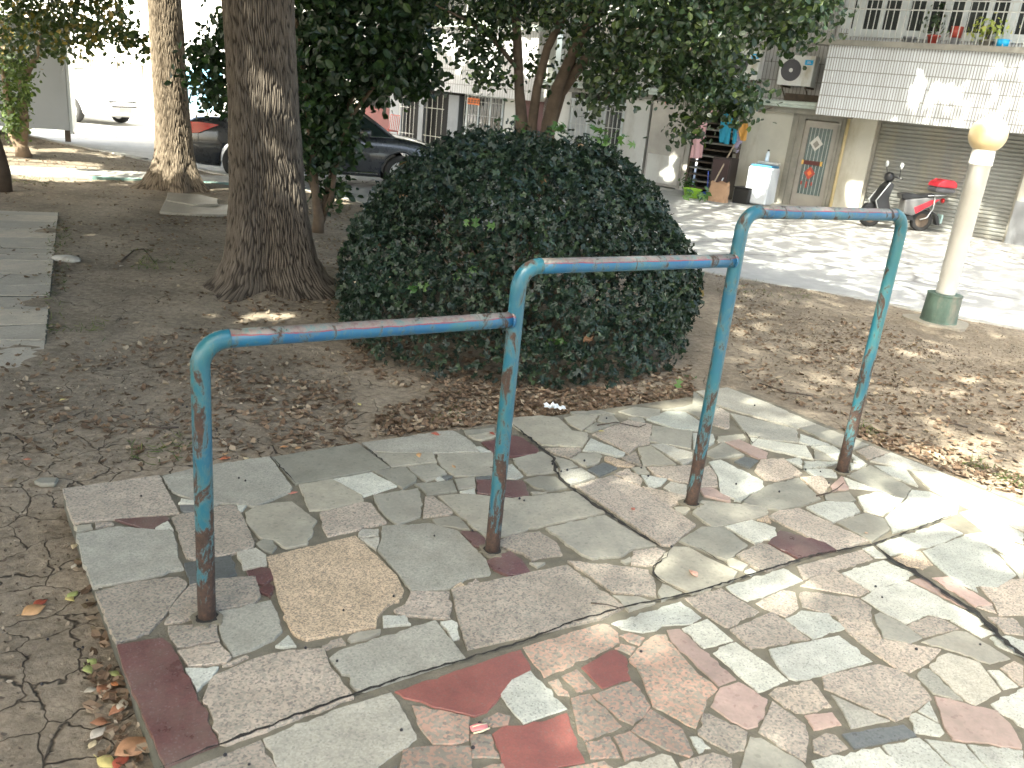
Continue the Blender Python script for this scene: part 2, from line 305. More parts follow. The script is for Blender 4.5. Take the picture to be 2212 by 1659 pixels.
# ---------------------------------------------------------------- crazy paving slab
def inset(poly,d):
    return poly
b=MB(); b.prism([tuple(p) for p in SLAB],ZS-.06,-.014,'xy'); o=b.build('paving_slab',M['mortar2']); fix(o); slab=tag(o,'crazy paving terrace of mixed stone offcuts set in cement',None,None,'structure')
ins=SLAB.mean(0)+(SLAB-SLAB.mean(0))*.994
b=MB(); b.prism([tuple(p) for p in ins],-.02,-.010,'xy'); o=b.build('mortar_bed',M['mortar'],slab); fix(o)
ROWS={'A':(0,3318),'B':(2212,3318),'C':(4424,3318),'D':(6636,3318),'E':(0,4977),'F':(2212,4977),'G':(4424,4977),'H':(6636,4977)}
STONES='''
Ap 540,900 1380,785 1400,810 1420,870 1550,1110 640,1190 600,1120
Am 990,1165 1440,1140 1465,1170 1330,1245 1250,1250
Aw 1340,1240 1450,1180 1490,1240 1500,1255 1345,1255
Ag 635,1225 790,1205 800,1240 660,1275
Ap 820,1195 970,1190 985,1205 825,1235
At 660,1290 1010,1230 1180,1245 1490,1265 1530,1370 1540,1500 1590,1590 1250,1670 950,1725 800,1740 770,1660 700,1480 680,1370
At 1405,790 1700,715 2330,625 2525,890 2512,925 2212,1055 2030,1030 1900,1025 1860,1040 1700,1025 1640,985 1500,930 1430,850
Aw 1540,1025 1565,985 1840,1035 1680,1035
Ad 1555,1045 1700,1040 1700,1105 1585,1105 1560,1080
Ap 1480,1150 1560,1115 1850,1060 2030,1035 2080,1100 2110,1160 2200,1370 2190,1410 1990,1470 1700,1505 1610,1495 1550,1350 1520,1230
Aw 2045,1040 2130,1045 2100,1085 2065,1095
Ad 1590,1545 1990,1475 2050,1640 1850,1690 1640,1730
At 2045,1450 2210,1410 2300,1470 2310,1560 2100,1595
Am 2130,1610 2260,1580 2340,1590 2390,1650 2290,1730 2170,1700
Fm 20,100 120,60 160,90 130,180 10,110
Bg 0,1050 180,1020 310,1010 530,1175 490,1230 490,1290 440,1380 260,1410 200,1380 150,1345 40,1330 0,1290 -80,1200 -95,1110
Bg 130,625 880,510 1160,720 1000,745 340,860
Bt 915,505 1220,465 1590,405 1700,400 1800,450 1870,500 1930,580 1600,590 1200,590 985,575
Bg 1010,590 1530,590 1565,670 1310,695 1170,715
Bg 1570,600 2050,590 2040,790 1720,790 1600,710 1565,650
Bg 370,865 660,820 920,960 930,1010 600,1080 460,1085
Bw 665,820 1000,760 1220,875 930,965
Bg 1010,745 1290,710 1390,800 1380,840 1270,900
Bg 1310,710 1560,685 1650,770 1470,835 1380,780
Bg 1370,860 1700,830 1720,870 1740,920 1480,955 1430,900
Bg 1715,820 1890,800 1900,890 1750,910
Bd 1610,790 1700,790 1650,830 1600,810
Bw 1550,815 1590,795 1630,825 1580,835
Bw 1760,925 1890,900 1900,950 1800,945
Bm 1905,820 2300,830 2330,860 2360,970 2200,970 1910,940
Bd 1900,800 2030,790 2030,815 1900,825
Bg 1015,960 1400,900 1420,950 1430,1090 1420,1140 1220,1210 1110,1130 1060,1070
Bp 550,1110 920,1015 1000,1030 1040,1090 1130,1190 620,1310 575,1230
Bp 1460,970 1530,965 1690,1080 1680,1120 1445,1145
Bg 1525,1165 1700,1135 1760,1150 1850,1255 1560,1215
Bg 1570,965 1800,945 2212,985 2752,925 3020,1105 2500,1215 2212,1290 2130,1310 1990,1330 1700,1080
Bt 1090,1225 1500,1200 1740,1260 1990,1510 2030,1620 2020,1640 1830,1670 1700,1740 1620,1770 1340,1780 1240,1650 1050,1430 1085,1330
Bt 885,1310 920,1250 1060,1250 1060,1300 960,1315
Bt 900,1330 1070,1320 1060,1390 1040,1430
By 90,1490 860,1305 1220,1650 1280,1780 1240,1870 1150,1900 1060,1990 1040,2090 430,2205 370,2180 300,2120 200,1880 150,1680
Bg 0,1380 60,1335 150,1350 180,1400 140,1455 60,1430
Bm 1770,1265 1900,1270 1980,1330 1980,1410 1880,1390
Bm 1990,1530 2130,1460 2200,1440 2300,1520 2370,1620 2180,1650 2060,1600
Bm 1950,500 2060,480 2210,440 2300,460 2440,560 2430,600 2200,625 2060,600
Bg 1830,440 2050,420 2120,430 1950,480 1880,470
Bw 1890,540 1940,535 2035,580 1940,585
Bw 2150,705 2212,690 2310,790 2240,820 2140,800
Bg 1800,400 2060,375 2060,415 1820,435
Cg 0,290 250,270 400,290 470,350 520,400 650,420 660,460 610,540 260,520 110,420 0,350
Cg 450,290 560,265 740,270 690,340 600,395 530,360 480,330
Cg 760,270 880,270 930,330 860,350 740,320
Cg 630,395 720,330 850,355 690,410
Cp 690,430 1000,310 1170,340 1210,350 1190,510 1080,530 1010,600 900,530
Cp 290,550 590,550 600,570 500,630 380,600
Cw 610,570 680,465 980,590 960,620 900,620 760,585
Cg 500,640 590,595 750,590 780,620 740,680 650,710
Cy 800,625 850,625 1060,700 1040,710 900,700 800,650
Cd 650,740 790,675 910,720 760,795
Cg 10,640 100,620 260,580 350,620 400,750 270,770 130,780 30,690
Cg 360,620 500,660 570,710 420,740
Ct 410,750 600,720 720,800 600,840 500,860 430,820
Cg 100,825 240,790 380,800 480,890 300,920 200,890
Cg 160,930 300,930 260,945 180,950
Cp 540,870 870,780 1140,900 1590,1215 1380,1390 1290,1385
Cp 880,770 1000,725 1130,820 1110,870 1000,840
Cp 950,635 1070,580 1120,700 1000,670
Cg 1090,550 1200,530 1420,690 1130,700
Cg 1030,720 1150,710 1190,770 1080,775
Cw 1115,780 1340,815 1290,870 1230,885 1180,880 1140,820
Cp 1130,880 1500,960 1480,1010 1360,1060 1190,960
Ct 1310,890 1370,840 1510,870 1510,970 1400,950
Cp 1165,715 1560,700 1540,850 1430,840 1230,780
Ct 1195,520 1300,510 1560,590 1560,650 1480,695 1330,600
Cg 1215,355 1560,410 1545,555 1190,490
Cg 920,230 1060,195 1280,220 1280,270 1170,290 1010,260
Cw 1160,300 1340,230 1500,240 1640,330 1620,400 1400,380
Cg 1000,290 1130,290 1150,320 1050,330
Cg 500,235 760,225 890,255 700,262 520,260
Cg 1300,215 1480,195 1560,170 1570,60 1740,190 1790,190 1690,330 1520,240
Ct 1590,60 1860,25 2212,160 2630,345 2460,380 2212,310 1900,220 1760,170
Cp 1740,230 1800,200 1880,250 1880,370 1840,380 1720,340
Ct 1885,250 2212,325 2460,385 2480,500 2212,480 2050,440 1980,380
Cw 1560,420 1740,430 1750,500 1660,560 1570,550
Cg 1780,450 2000,430 2020,470 1780,510
Cg 1650,600 1830,500 2010,610 1750,640
Ck 1840,500 1960,475 2212,590 2200,640 2130,640
Cw 2060,460 2212,485 2540,530 2610,650 2212,560 2070,530
Cd 1920,665 2010,625 2130,660 2050,720
Cw 1700,670 1800,650 2170,830 2170,900 1940,995 1800,940 1780,800
Cp 2095,745 2150,650 2350,640 2510,770 2300,830 2180,820
Cp 1640,730 1700,700 1770,790 1780,880 1620,890
Ck 1620,900 1720,890 1890,980 1890,1015 1660,960
Cw 1920,1000 2060,935 2060,950 1980,1010
Cg 2010,1000 2212,870 2480,805 2670,985 2500,1050 2310,1085 2100,1050 1990,1030
Cg 1640,1000 2200,1060 2212,1130 1790,1230 1720,1230 1560,1110
Cg 1400,1060 1560,1060 1500,1115 1410,1095
Cg 1440,1350 1640,1230 1840,1235 2040,1390 1860,1520
Cw 1840,1225 2070,1170 2280,1240 2290,1310 2100,1370
Cy 2120,1165 2212,1130 2240,1190
Cg 290,1240 800,1125 1250,1390 1050,1420 950,1480 700,1505 600,1470
Cp -110,1350 0,1300 240,1270 300,1310 390,1370 440,1470 270,1490 170,1520 100,1460 -100,1400
Cg 150,1540 290,1540 220,1580
Cp 1045,1440 1250,1410 1330,1440 1260,1520 1240,1560 1030,1550
Cg 940,1520 1020,1490 1030,1530 980,1545
Cg 1390,1400 1530,1400 1660,1480 1950,1620 1900,1700 1560,1810 1430,1750 1300,1690 1225,1630 1260,1530
Cp -524,1762 476,1562 976,1922 776,2022 -384,2282 -464,2042
Cp 480,1525 1040,1580 1180,1600 1230,1680 1250,1830 1000,1800 860,1790 650,1640
Gg 870,165 1100,175 1240,225 1010,295
Gg 1300,60 1470,140 1290,210 1260,140
Cp 1940,1470 2140,1370 2220,1385 2460,1520 2210,1610 2100,1580
Cg 1860,1530 1900,1500 2040,1560 2000,1600 1870,1570
Cw 2010,1610 2060,1590 2110,1620 2070,1645
Dg 270,375 420,345 870,520 740,560 560,520
Dp 760,575 890,530 1050,590 870,650
Dw 280,430 540,520 340,520 270,500
Dw 375,535 560,530 620,570 600,650
Dg 400,560 600,660 400,650
Dw 150,650 280,630 300,720
Dw 310,665 600,670 500,710 310,720
Dw 310,730 580,735 600,800 400,790
Dw 730,600 860,690 740,665
Dw 710,680 850,700 720,735
Dt 880,660 1060,590 1500,760 1200,730
Dg 680,790 880,700 1040,780 1240,900 1180,990 940,910
Dw 920,700 1190,730 1300,880 1050,790
Dp 280,800 470,790 540,870 470,960 430,940
Dk 540,880 640,790 700,900 560,920
Dg 490,950 700,930 760,1000 700,1020 500,1000
Dw 650,800 940,910 700,890
Dw 330,1060 500,1010 740,1020 800,1100 600,1180 560,1190
Dw 770,970 940,930 1180,990 1000,1130 830,1090
Dp 0,1140 100,1085 270,1070 870,1350 600,1430 200,1240
Dg 590,1190 850,1110 1000,1160 1060,1250 900,1360
Dw 1010,1150 1200,990 1640,1110 1260,1230 1080,1280
Dt 1220,740 1510,765 1700,850 2212,1060 2212,1270 1700,1050 1400,900
Dw 1240,910 1400,930 1650,1050 1640,1100 1200,980
Dm 100,1260 500,1370 590,1430 260,1500 0,1370
Dw 940,1375 1500,1190 1690,1280 1500,1370 1060,1470
Dw 1340,1430 1700,1300 1900,1380 2150,1640 1990,1750 1640,1720 1430,1530
Dw 1700,1290 1850,1270 2212,1390 2212,1560 1950,1400
Dt 2000,1450 2212,1560 2212,1760 2160,1640
Dw 1660,1100 1800,1060 2212,1280 2212,1370 1860,1260
Dw 2230,1080 2700,1280 2700,1600 2230,1380
Dw 820,1410 910,1385 1030,1490 930,1490
Dp 250,1560 820,1420 910,1500 590,1600 400,1650 310,1680
Dw 640,1620 1000,1510 1270,1630 1220,1670 900,1780
Dp 380,1660 590,1600 690,1660 880,1780 790,1820 280,1730
Dy 1090,1490 1240,1430 1320,1430 1430,1550 1340,1590 1150,1540
Hk 1230,25 1330,0 1500,110 1730,270 1640,230
Hk 1420,0 1560,-10 1945,235 1800,255
Ep 820,130 1210,40 1540,5 1620,60 1560,150 1430,330 1290,480 1110,540 1000,575 930,400 870,250
Ep 1640,70 1720,45 1860,20 2212,-5 2230,60 2250,180 2212,225 1870,290 1700,330 1560,390 1420,400 1500,230
Em 1010,590 1400,530 1480,590 1580,780 1680,980 1890,1440 1430,1640 1290,1320 1060,770
Ep 1450,430 1870,400 1880,500 1900,555 1530,610 1470,530
Ep 1530,640 1890,570 2000,690 1960,740 1630,775 1560,680
Et 1880,350 1890,300 2340,205 2420,380 2440,470 2370,540 2200,620 2010,680 1910,520
Ew 1600,790 1890,780 1830,880 1700,985 1640,880
Ep 1920,770 2130,680 2150,690 2000,760
Ep 1830,860 2212,700 2500,630 2800,620 2850,760 2950,900 3060,1040 2500,1250 1960,1450 1900,1440 1830,1200 1750,1060
Fw 165,600 280,505 350,600 220,610
Fp 570,600 740,530 780,580 580,625
Fg 790,545 880,480 1080,455 1070,490 940,540 820,560
Fw 1095,340 1290,335 1340,410 1100,430
Fp 1190,290 1290,240 1340,130 1670,130 1690,280 1680,365 1320,335 1220,320
Fw 1590,390 1690,375 1740,400 1760,530 1700,545
Ft 630,710 720,640 1550,380 1810,700 1100,930 940,985 860,970 810,920 810,850 740,840
Fy 1700,105 1770,50 1810,80
Fp 1830,60 1900,20 1930,45 1850,75
Ft 60,1390 700,1130 1170,990 1240,1080 1330,1240 1390,1390 1230,1500 1060,1620 1000,1800 260,1800 190,1650
Fp -560,1640 40,1400 200,1680 200,1800 -560,1800
Fr 1200,985 1780,790 2212,640 2290,620 2370,750 2360,840 2212,890 2090,1060 2000,1160 1890,1200 1640,1140 1340,1050
Fs 1350,1100 1640,1150 1850,1200 1840,1400 1780,1420 1700,1440 1530,1435 1430,1310 1390,1200
Fs 1950,1240 2090,1160 2200,1190 2180,1270 2050,1285
Fs 1850,1350 2030,1350 2110,1555 1870,1550
Fs 1270,1480 1500,1450 1850,1450 1880,1659 1850,1720 1250,1720 1240,1650
Fs 1960,1640 2140,1600 2250,1720 1960,1740
Gr -170,1350 -90,1290 0,1280 280,1240 480,1165 540,1350 635,1590 0,1750 -60,1650
Fd 1180,1640 1220,1620 1210,1720 1150,1720
Gs 95,600 760,400 840,410 920,480 930,560 820,620 280,860 180,730
Gw 860,395 1460,205 1640,345 1560,400 1300,415 1250,455 1130,475 950,445
Gs 930,500 1010,475 1150,520 1100,585
Gs 890,610 940,570 1070,600 1030,665
Gr 600,775 850,630 900,625 980,680 1030,880 780,955
Gs 430,850 560,790 720,950 560,985
Gs 315,900 400,870 500,1020 400,1010
Gw 0,880 160,800 480,1130 100,1260 0,1150 -100,1010
Gs 510,1040 670,1000 950,1280 900,1310 630,1410 560,1280
Gs 695,1010 1030,890 1110,960 1200,1110 1160,1180 1050,1270 930,1220 780,1080
Gs 1010,700 1100,600 1250,490 1330,490 1400,590 1620,840 1780,960 1700,1030 1640,1190 1590,1300 1220,1110 1110,830
Gk 1340,450 1450,440 1940,880 1790,935 1640,800 1380,550
Gk 1720,1110 1800,950 1960,900 2212,1050 2190,1150 2130,1280 2040,1305 1860,1210
Gw 1470,440 1690,355 1915,545 1660,610
Gp 1490,180 1810,90 2140,295 1880,430 1840,425 1640,300
Gw 1850,80 2350,-80 2450,-20 2520,25 2212,150 2040,205 1960,170
Gp 1885,450 2160,330 2260,290 2580,530 2212,590 2070,620 2000,560
Gw 1740,650 1790,600 1930,555 2212,740 2390,885 2210,965 2130,990
Gp 2110,220 2212,165 2340,110 2450,130 2480,260 2370,340 2190,270
Gs 1030,1320 1200,1130 1340,1220 1480,1310 1570,1520 1540,1550 1330,1480
Gp 1610,1350 1650,1170 1710,1175 2040,1330 2010,1490 1880,1510
Gw 1540,1370 1600,1370 1720,1470 1620,1515
Gs 640,1420 850,1370 940,1550 680,1565
Gs 880,1370 1020,1320 1240,1500 980,1580
Gt 910,1640 1300,1520 1380,1540 1500,1720 900,1720
Gs 400,1659 800,1580 880,1640 850,1720 380,1720
Gp 1450,1590 1740,1510 1900,1560 1920,1720 1500,1720
Gg 1950,1720 2060,1370 2150,1380 2520,1600 2600,1720
Hp 270,150 320,120 790,185 900,260 900,375 660,350 300,250
Hw 150,355 290,285 530,310 670,440 390,530
Hp 590,340 900,385 990,520 690,470
Hw 10,620 620,495 910,720 660,790 460,850 250,890 180,870 70,740
Hw 810,175 900,120 1190,25 1250,50 1860,370 1840,410 1620,370 1390,320 1200,400 1000,300
Hg 920,320 970,300 1180,400 1340,520 1230,570 1000,520 940,400
Hp 1200,420 1370,340 1500,350 1660,440 1350,515
Hw 1580,370 1700,370 1970,480 1850,520
Hp 700,480 990,530 1500,620 1400,730 1230,820 1120,790 900,640
Hg 1330,555 1620,460 1720,470 2100,700 1920,745 1500,600
Hp 470,850 750,780 960,745 1150,800 1320,900 1420,1050 1280,1140 1110,1240 700,1050 490,960
Hp 10,1000 60,960 380,890 560,1115 320,1170 240,1165 30,1020
Ht 550,1010 840,1140 1060,1235 720,1300 640,1140
Ht 1290,840 1340,780 1400,790 1690,1060 1430,1000 1310,880
Ht 1400,770 1480,680 1560,650 1830,730 2020,980 1800,1100 1710,1060
Hk 1440,1020 1990,1150 2100,1260 2200,1440 2200,1480 1600,1400 1530,1300
Hw 1230,1190 1280,1165 1490,1270 1530,1340 1490,1370 1270,1340
Hw 1300,1150 1400,1065 1480,1250
Hd 640,1350 1180,1270 1290,1370 750,1480
Hk 320,1190 560,1160 640,1270 400,1315
Hp 390,1400 500,1340 590,1360 700,1470 500,1540 400,1500
Hp 40,1065 330,1270 355,1400 330,1590 190,1510 -80,1330
Hw 380,1580 970,1460 1180,1659 1200,1720 460,1720
Hw 990,1450 1310,1380 1620,1659 1650,1720 1220,1720
Hw 1360,1390 1710,1440 1900,1659 1930,1720 1680,1720
Hw 1730,1440 2212,1490 2212,1720 1960,1720
Hw 1930,1090 2212,950 2300,940 2300,1340 2000,1160
Hw 1900,800 2000,800 2170,940 2040,965
Hp 2010,780 2130,720 2212,760 2212,940 2180,930
Hw 1920,520 2060,500 2212,540 2300,720 2000,600
Hp 1790,30 2300,10 2300,320 2000,330 1950,220
Hw 1600,15 1770,25 1820,130
Hp 1900,340 2120,350 2212,440 2212,500 2050,480
Hp 1810,255 1940,240 1980,310
'''
crackA=[(345,1659),(470,1612),(620,1553),(770,1499),(880,1462),(1130,1387),(1240,1343),(1360,1309),(1490,1284),(1620,1243),(1760,1199),(1885,1177),(1960,1150),(2060,1112)]
crackB=[(1108,917),(1160,960),(1195,990),(1200,1018),(1215,1040),(1262,1075),(1310,1108),(1370,1148),(1432,1184),(1446,1186)]
crackC=[(1888,1177),(1925,1208),(1990,1245),(2060,1295),(2110,1325),(2150,1368),(2212,1420),(2300,1490)]
CA=np.array([G(*p)[:2] for p in crackA])
def lower(c):                            # paving on the near side of the long joint sits a little lower
    return c[1]<np.interp(c[0],CA[:,0],CA[:,1])
sv=MB(); tone=[]; polys=[]
def add_stone(P2,key,sc=1.,rough=.0035):
    P2=np.array(P2); c=P2.mean(0); P2=c+(P2-c)*sc; n=len(P2); rr=np.random.default_rng(int(abs(c[0]*7919+c[1]*104729))%2**31)
    out=[]
    for i in range(n):
        a,e=P2[i],P2[(i+1)%n]; L=np.linalg.norm(e-a); q=max(1,int(L/.014)); nn=np.array([-(e-a)[1],(e-a)[0]])/(L+1e-9); ph=rr.uniform(0,6.28,3)
        am=rough*rr.choice([.25,.5,1.2]); 
        for j in range(q):
            u=j/q; wv=math.sin(u*math.pi)*am*(math.sin(u*L*55+ph[0])+.7*math.sin(u*L*130+ph[1])+rr.normal(0,.4))
            out.append(a+(e-a)*u+nn*wv)
    out=np.array(out); lo=lower(c); z=-.005 if lo else 0.0
    tx,ty=rr.normal(0,.0045,2); k=len(out); zz=z+(out-c)@np.array([tx,ty])
    inn=c+(out-c)*(1-.0016/max(.02,np.sqrt(((out-c)**2).sum(1)).mean()))
    vs=[(p[0],p[1],q) for p,q in zip(inn,zz)]+[(p[0],p[1],q-.0018) for p,q in zip(out,zz)]+[(p[0],p[1],-.0185) for p in out]
    fs=[tuple(range(k))]+[(i,(i+1)%k,k+(i+1)%k,k+i) for i in range(k)]+[(k+i,k+(i+1)%k,2*k+(i+1)%k,2*k+i) for i in range(k)]
    sv.add(vs,fs,KEYS.index(key)); tone.extend([rr.uniform(0,1)]*(3*k)); polys.append(out)
for ln in STONES.strip().splitlines():
    h,rest=ln.split(' ',1); ox,oy=ROWS[h[0]]
    pts=[tuple(float(q) for q in p.split(',')) for p in rest.split()]
    add_stone([G((x+ox)/4,(y+oy)/4)[:2] for x,y in pts],h[1])
# the paving goes on outside the picture: offcuts in the same mix
rr=np.random.default_rng(5)
dirU=_n; dirV=np.array([-_n[1],_n[0]]); 
if dirV[0]<0: dirV=-dirV
gp={}
for i in range(0,24):
    for j in range(-30,34): gp[i,j]=c0+dirU*(i*.24-1.2)+dirV*(j*.26)+rr.uniform(-.07,.07,2)
for i in range(0,23):
    for j in range(-30,33):
        q=np.array([gp[i,j],gp[i+1,j],gp[i+1,j+1],gp[i,j+1]]); c=q.mean(0)
        if not inpoly(q,SLAB).all(): continue
        pxy,wv=PX(np.array([c[0],c[1],0.])); 
        allp,ws=PX(np.c_[q,np.zeros(4)])
        if ws.min()>.2 and (allp[:,0].min()<2250) and (allp[:,1].min()<1690) : continue
        if ws.min()<=.2 and False: continue
        add_stone(c+(q-c)*.93,rr.choice(list('ppwwwgtsk')))
st=sv.build('paving_stones',[M[k] for k in KEYS],slab); fix(st)
at=st.data.attributes.new('tone','FLOAT','POINT'); at.data.foreach_set('value',np.array(tone,np.float32))
for q_ in ((447,1335),(1063,1190),(1493,1088),(1818,1018)):
    p=G(*q_); b=MB(); r_=np.random.default_rng(int(q_[0])); b.prism([(p[0]+(.046+.008*r_.normal())*math.cos(a),p[1]+(.046+.008*r_.normal())*math.sin(a)) for a in np.linspace(0,6.283,22)[:-1]],-.005,.0042,'xy'); o=b.build('post_collar',M['mortar'],slab); fix(o)
    b=MB(); b.prism([(p[0]+(.033+.003*r_.normal())*math.cos(a),p[1]+(.033+.003*r_.normal())*math.sin(a)) for a in np.linspace(0,6.283,22)[:-1]],-.004,.0056,'xy'); o=b.build('post_gap_dirt',M['crack'],slab); fix(o)
def strip(name,pts,wd,mat,z,parent,amp=.3):
    P=np.array([G(*p)[:2] for p in pts]); out=[]
    for i in range(len(P)-1):
        L=np.linalg.norm(P[i+1]-P[i]); q=max(1,int(L/.02))
        for j in range(q): out.append(P[i]+(P[i+1]-P[i])*j/q)
    out.append(P[-1]); out=np.array(out); d=np.gradient(out,axis=0); d=unit(d); n=np.stack([-d[:,1],d[:,0]],-1); r=np.random.default_rng(3)
    a=wd*(.5+amp*r.normal(0,1,len(out))).clip(.15,1.2); c=wd*(.5+amp*r.normal(0,1,len(out))).clip(.15,1.2); taper=np.clip(np.minimum(np.arange(len(out)),np.arange(len(out))[::-1])/6,.15,1)
    w_=r.normal(0,.0018,(len(out),1)); out=out+n*w_
    A=out+n*(a*taper)[:,None]; B_=out-n*(c*taper)[:,None]; b=MB(); k=len(out)
    b.add([(p[0],p[1],z) for p in A]+[(p[0],p[1],z) for p in B_],[(i,i+1,k+i+1,k+i) for i in range(k-1)]); return b.build(name,mat,parent)
strip('joint_crack',crackA,.0075,M['crack'],.0035,slab,.2); strip('joint_crack',crackB,.014,M['crack'],.0025,slab,.3); strip('joint_crack',crackC,.020,M['crack'],.0035,slab,.25)
strip('joint_crack',[(1446,1186),(1440,1205),(1412,1225),(1410,1240),(1440,1262),(1480,1280)],.006,M['crack'],.0035,slab,.4)
strip('joint_crack',[(585,985),(640,1045)],.006,M['crack'],.0035,slab,.3); strip('joint_crack',[(780,958),(842,1008)],.007,M['crack'],.0035,slab,.3)
strip('joint_crack',[(1463,1180),(1512,1186),(1560,1215),(1598,1238)],.004,M['crack'],.0035,slab,.3)
# ---------------------------------------------------------------- side path of larger slabs at the left
pr=G(127,460,ZS)[:2]; pn=G(95,795,ZS)[:2]; pd=unit(pn-pr); pw=np.array([pd[1],-pd[0]]); pw=pw if pw[0]<0 else -pw
Lp=np.linalg.norm(pn-pr); q=[pr,pn,pn+pw*2.2,pr+pw*2.2]
b=MB(); b.prism([tuple(x) for x in q],ZS-.06,ZS+.006,'xy'); o=b.build('side_path',M['mortar2']); fix(o); sp=tag(o,kind='structure')
sv=MB(); tone=[]; ys=[0.]; rr=np.random.default_rng(11)
while ys[-1]<Lp-.45: ys.append(ys[-1]+rr.uniform(.22,.5))
ys[-1]=Lp
for a,c in zip(ys[:-1],ys[1:]):
    x=0.; tl=rr.uniform(-.05,.05)
    while x<2.1:
        x2=min(2.15,x+rr.uniform(.35,1.0)); x2=2.15 if 2.15-x2<.2 else x2
        jg=.007; sk=lambda xx,k: 0 if xx<=0 else .09*math.sin(xx*9.1+a*7+k*2.)
        wy=lambda xx,yy: 0 if yy<=0 or yy>=Lp-.01 else .035*math.sin(xx*5.3+yy*11)
        P4=[pr+pd*(a+jg+wy(x,a))+pw*(x+jg+sk(x,0)),pr+pd*(c-jg+wy(x,c))+pw*(x+jg+sk(x,1)),pr+pd*(c-jg+wy(x2,c))+pw*(x2-jg+sk(x2,1)),pr+pd*(a+jg+wy(x2,a))+pw*(x2-jg+sk(x2,0))]
        k0=len(sv.v); add_stone(P4,'q'); x=x2
        sv.v[k0:]=[(v[0],v[1],v[2]+ZS+.011) for v in sv.v[k0:]]
o=sv.build('paving_stones',[M[k] for k in KEYS],sp); fix(o); at=o.data.attributes.new('tone','FLOAT','POINT'); at.data.foreach_set('value',np.array(tone,np.float32))
# cross path behind, with worn teal edging
b=MB(); p1,p2=G(-60,375,ZS)[:2],G(520,402,ZS)[:2]; d=unit(p2-p1); n=np.array([-d[1],d[0]])
b.prism([tuple(x) for x in (p1-d*8,p2+d*.6,p2+d*.6+n*1.0,p1-d*8+n*1.0)],ZS-.05,ZS+.02,'xy'); o=b.build('path',M['kerb']); fix(o); cp=tag(o,kind='structure')
b=MB(); e=p1+d*np.linalg.norm(p2-p1)*.42
b.prism([tuple(x) for x in (e-n*.1,p2+d*.6-n*.1,p2+d*.6-n*.003,e-n*.003)],ZS-.05,ZS+.045,'xy'); o=b.build('painted_edging',M['teal'],cp); fix(o)
# ---------------------------------------------------------------- stepped exercise bars
def pipemat(name,top):
    m,t,b=nodes(name); v=coord(t)
    n=noise(t,coord(t,(1,1,.5)),5,4); o=ramp(t,n.outputs[0],[(.3,(.012,.085,.155)),(.52,(.016,.11,.15)),(.72,(.04,.15,.14))]).outputs[0]
    if top:
        o=ramp(t,n.outputs[0],[(.3,(.010,.085,.21)),(.55,(.014,.11,.21)),(.75,(.04,.15,.165))]).outputs[0]
        g=t.nodes.new('ShaderNodeNewGeometry'); s=t.nodes.new('ShaderNodeSeparateXYZ'); t.links.new(g.outputs['Normal'],s.inputs[0])
        nn=noise(t,v,9,6,.7); a=t.nodes.new('ShaderNodeMath'); a.operation='MULTIPLY_ADD'; a.inputs[1].default_value=.5; t.links.new(nn.outputs[0],a.inputs[0]); t.links.new(s.outputs[2],a.inputs[2])
        o=mixc(t,ramp(t,a.outputs[0],[(.60,(0,0,0)),(.64,(1,1,1)),(.73,(1,1,1)),(.76,(0,0,0))]).outputs[0],o,(.2,.03,.035))
        n5=noise(t,v,25,6,.8); worn=ramp(t,n5.outputs[0],[(.35,(.13,.085,.08)),(.5,(.20,.165,.15)),(.62,(.085,.16,.16))])
        o=mixc(t,ramp(t,a.outputs[0],[(.71,(0,0,0)),(.78,(1,1,1))]).outputs[0],o,worn.outputs[0])
    sx=t.nodes.new('ShaderNodeSeparateXYZ'); t.links.new(coord(t),sx.inputs[0])
    n2=noise(t,coord(t,(1,1,.4)),20,9,.72,.5); h=ramp(t,sx.outputs[2],[(0,(.32,)*3),(.1,(.21,)*3),(.35,(.11,)*3),(.8,(.06,)*3),(1,(.035,)*3)])
    a2=t.nodes.new('ShaderNodeMath'); a2.operation='ADD'; t.links.new(n2.outputs[0],a2.inputs[0]); t.links.new(h.outputs[0],a2.inputs[1])
    f=ramp(t,a2.outputs[0],[(.60,(0,0,0)),(.66,(1,1,1))]).outputs[0]
    rc=ramp(t,noise(t,v,60,5,.7).outputs[0],[(.3,(.025,.018,.014)),(.55,(.055,.033,.024)),(.75,(.10,.05,.03))]).outputs[0]
    o=mixc(t,ramp(t,a2.outputs[0],[(.545,(0,0,0)),(.6,(.45,.45,.45))]).outputs[0],o,(.085,.15,.135)); o=mixc(t,f,o,rc)
    t.links.new(o,b.inputs['Base Color']); r_=mixc(t,f,(.36,.36,.36),(.85,.85,.85)); t.links.new(r_,b.inputs['Roughness'])
    q=bump(t,b,noise(t,v,90,4,.6).outputs[0],.25,.004); bump(t,b,f,.5,-.0012,q); return m
M['pipe']=pipemat('chipped_blue_paint_on_steel',False); M['rail']=pipemat('worn_blue_rail_paint',True)
BB=[G(447,1333),G(1063,1189),G(1493,1088),G(1818,1018)]; HT=[.885,1.065,1.255,1.255]; PR=.0268; br=.075
bars=thing('exercise_bars','three stepped blue pull-up bars of rusty painted steel pipe on the paving','exercise bars',BB[0])
def loc(p): return np.array(p)-BB[0]
def arc(c,d1,d2,r,n=8): return [c+d1*r*math.cos(a)+d2*r*math.sin(a) for a in np.linspace(0,math.pi/2,n)]
Zv=np.array([0,0,1.])
for k in range(4):
    p=loc(BB[k]); h=HT[k]; d=unit(BB[k+1]-BB[k]) if k<3 else unit(BB[2]-BB[3]); b=MB()
    c=p+Zv*(h-br)+d*br
    b.tube([p-Zv*.03]+[p+Zv*z for z in np.arange(.05,h-br,.1)]+arc(c,-d,Zv,br,10)+[c+Zv*br+d*.004],PR,24)
    o=b.build('post',M['pipe'],bars,True); fix(o)
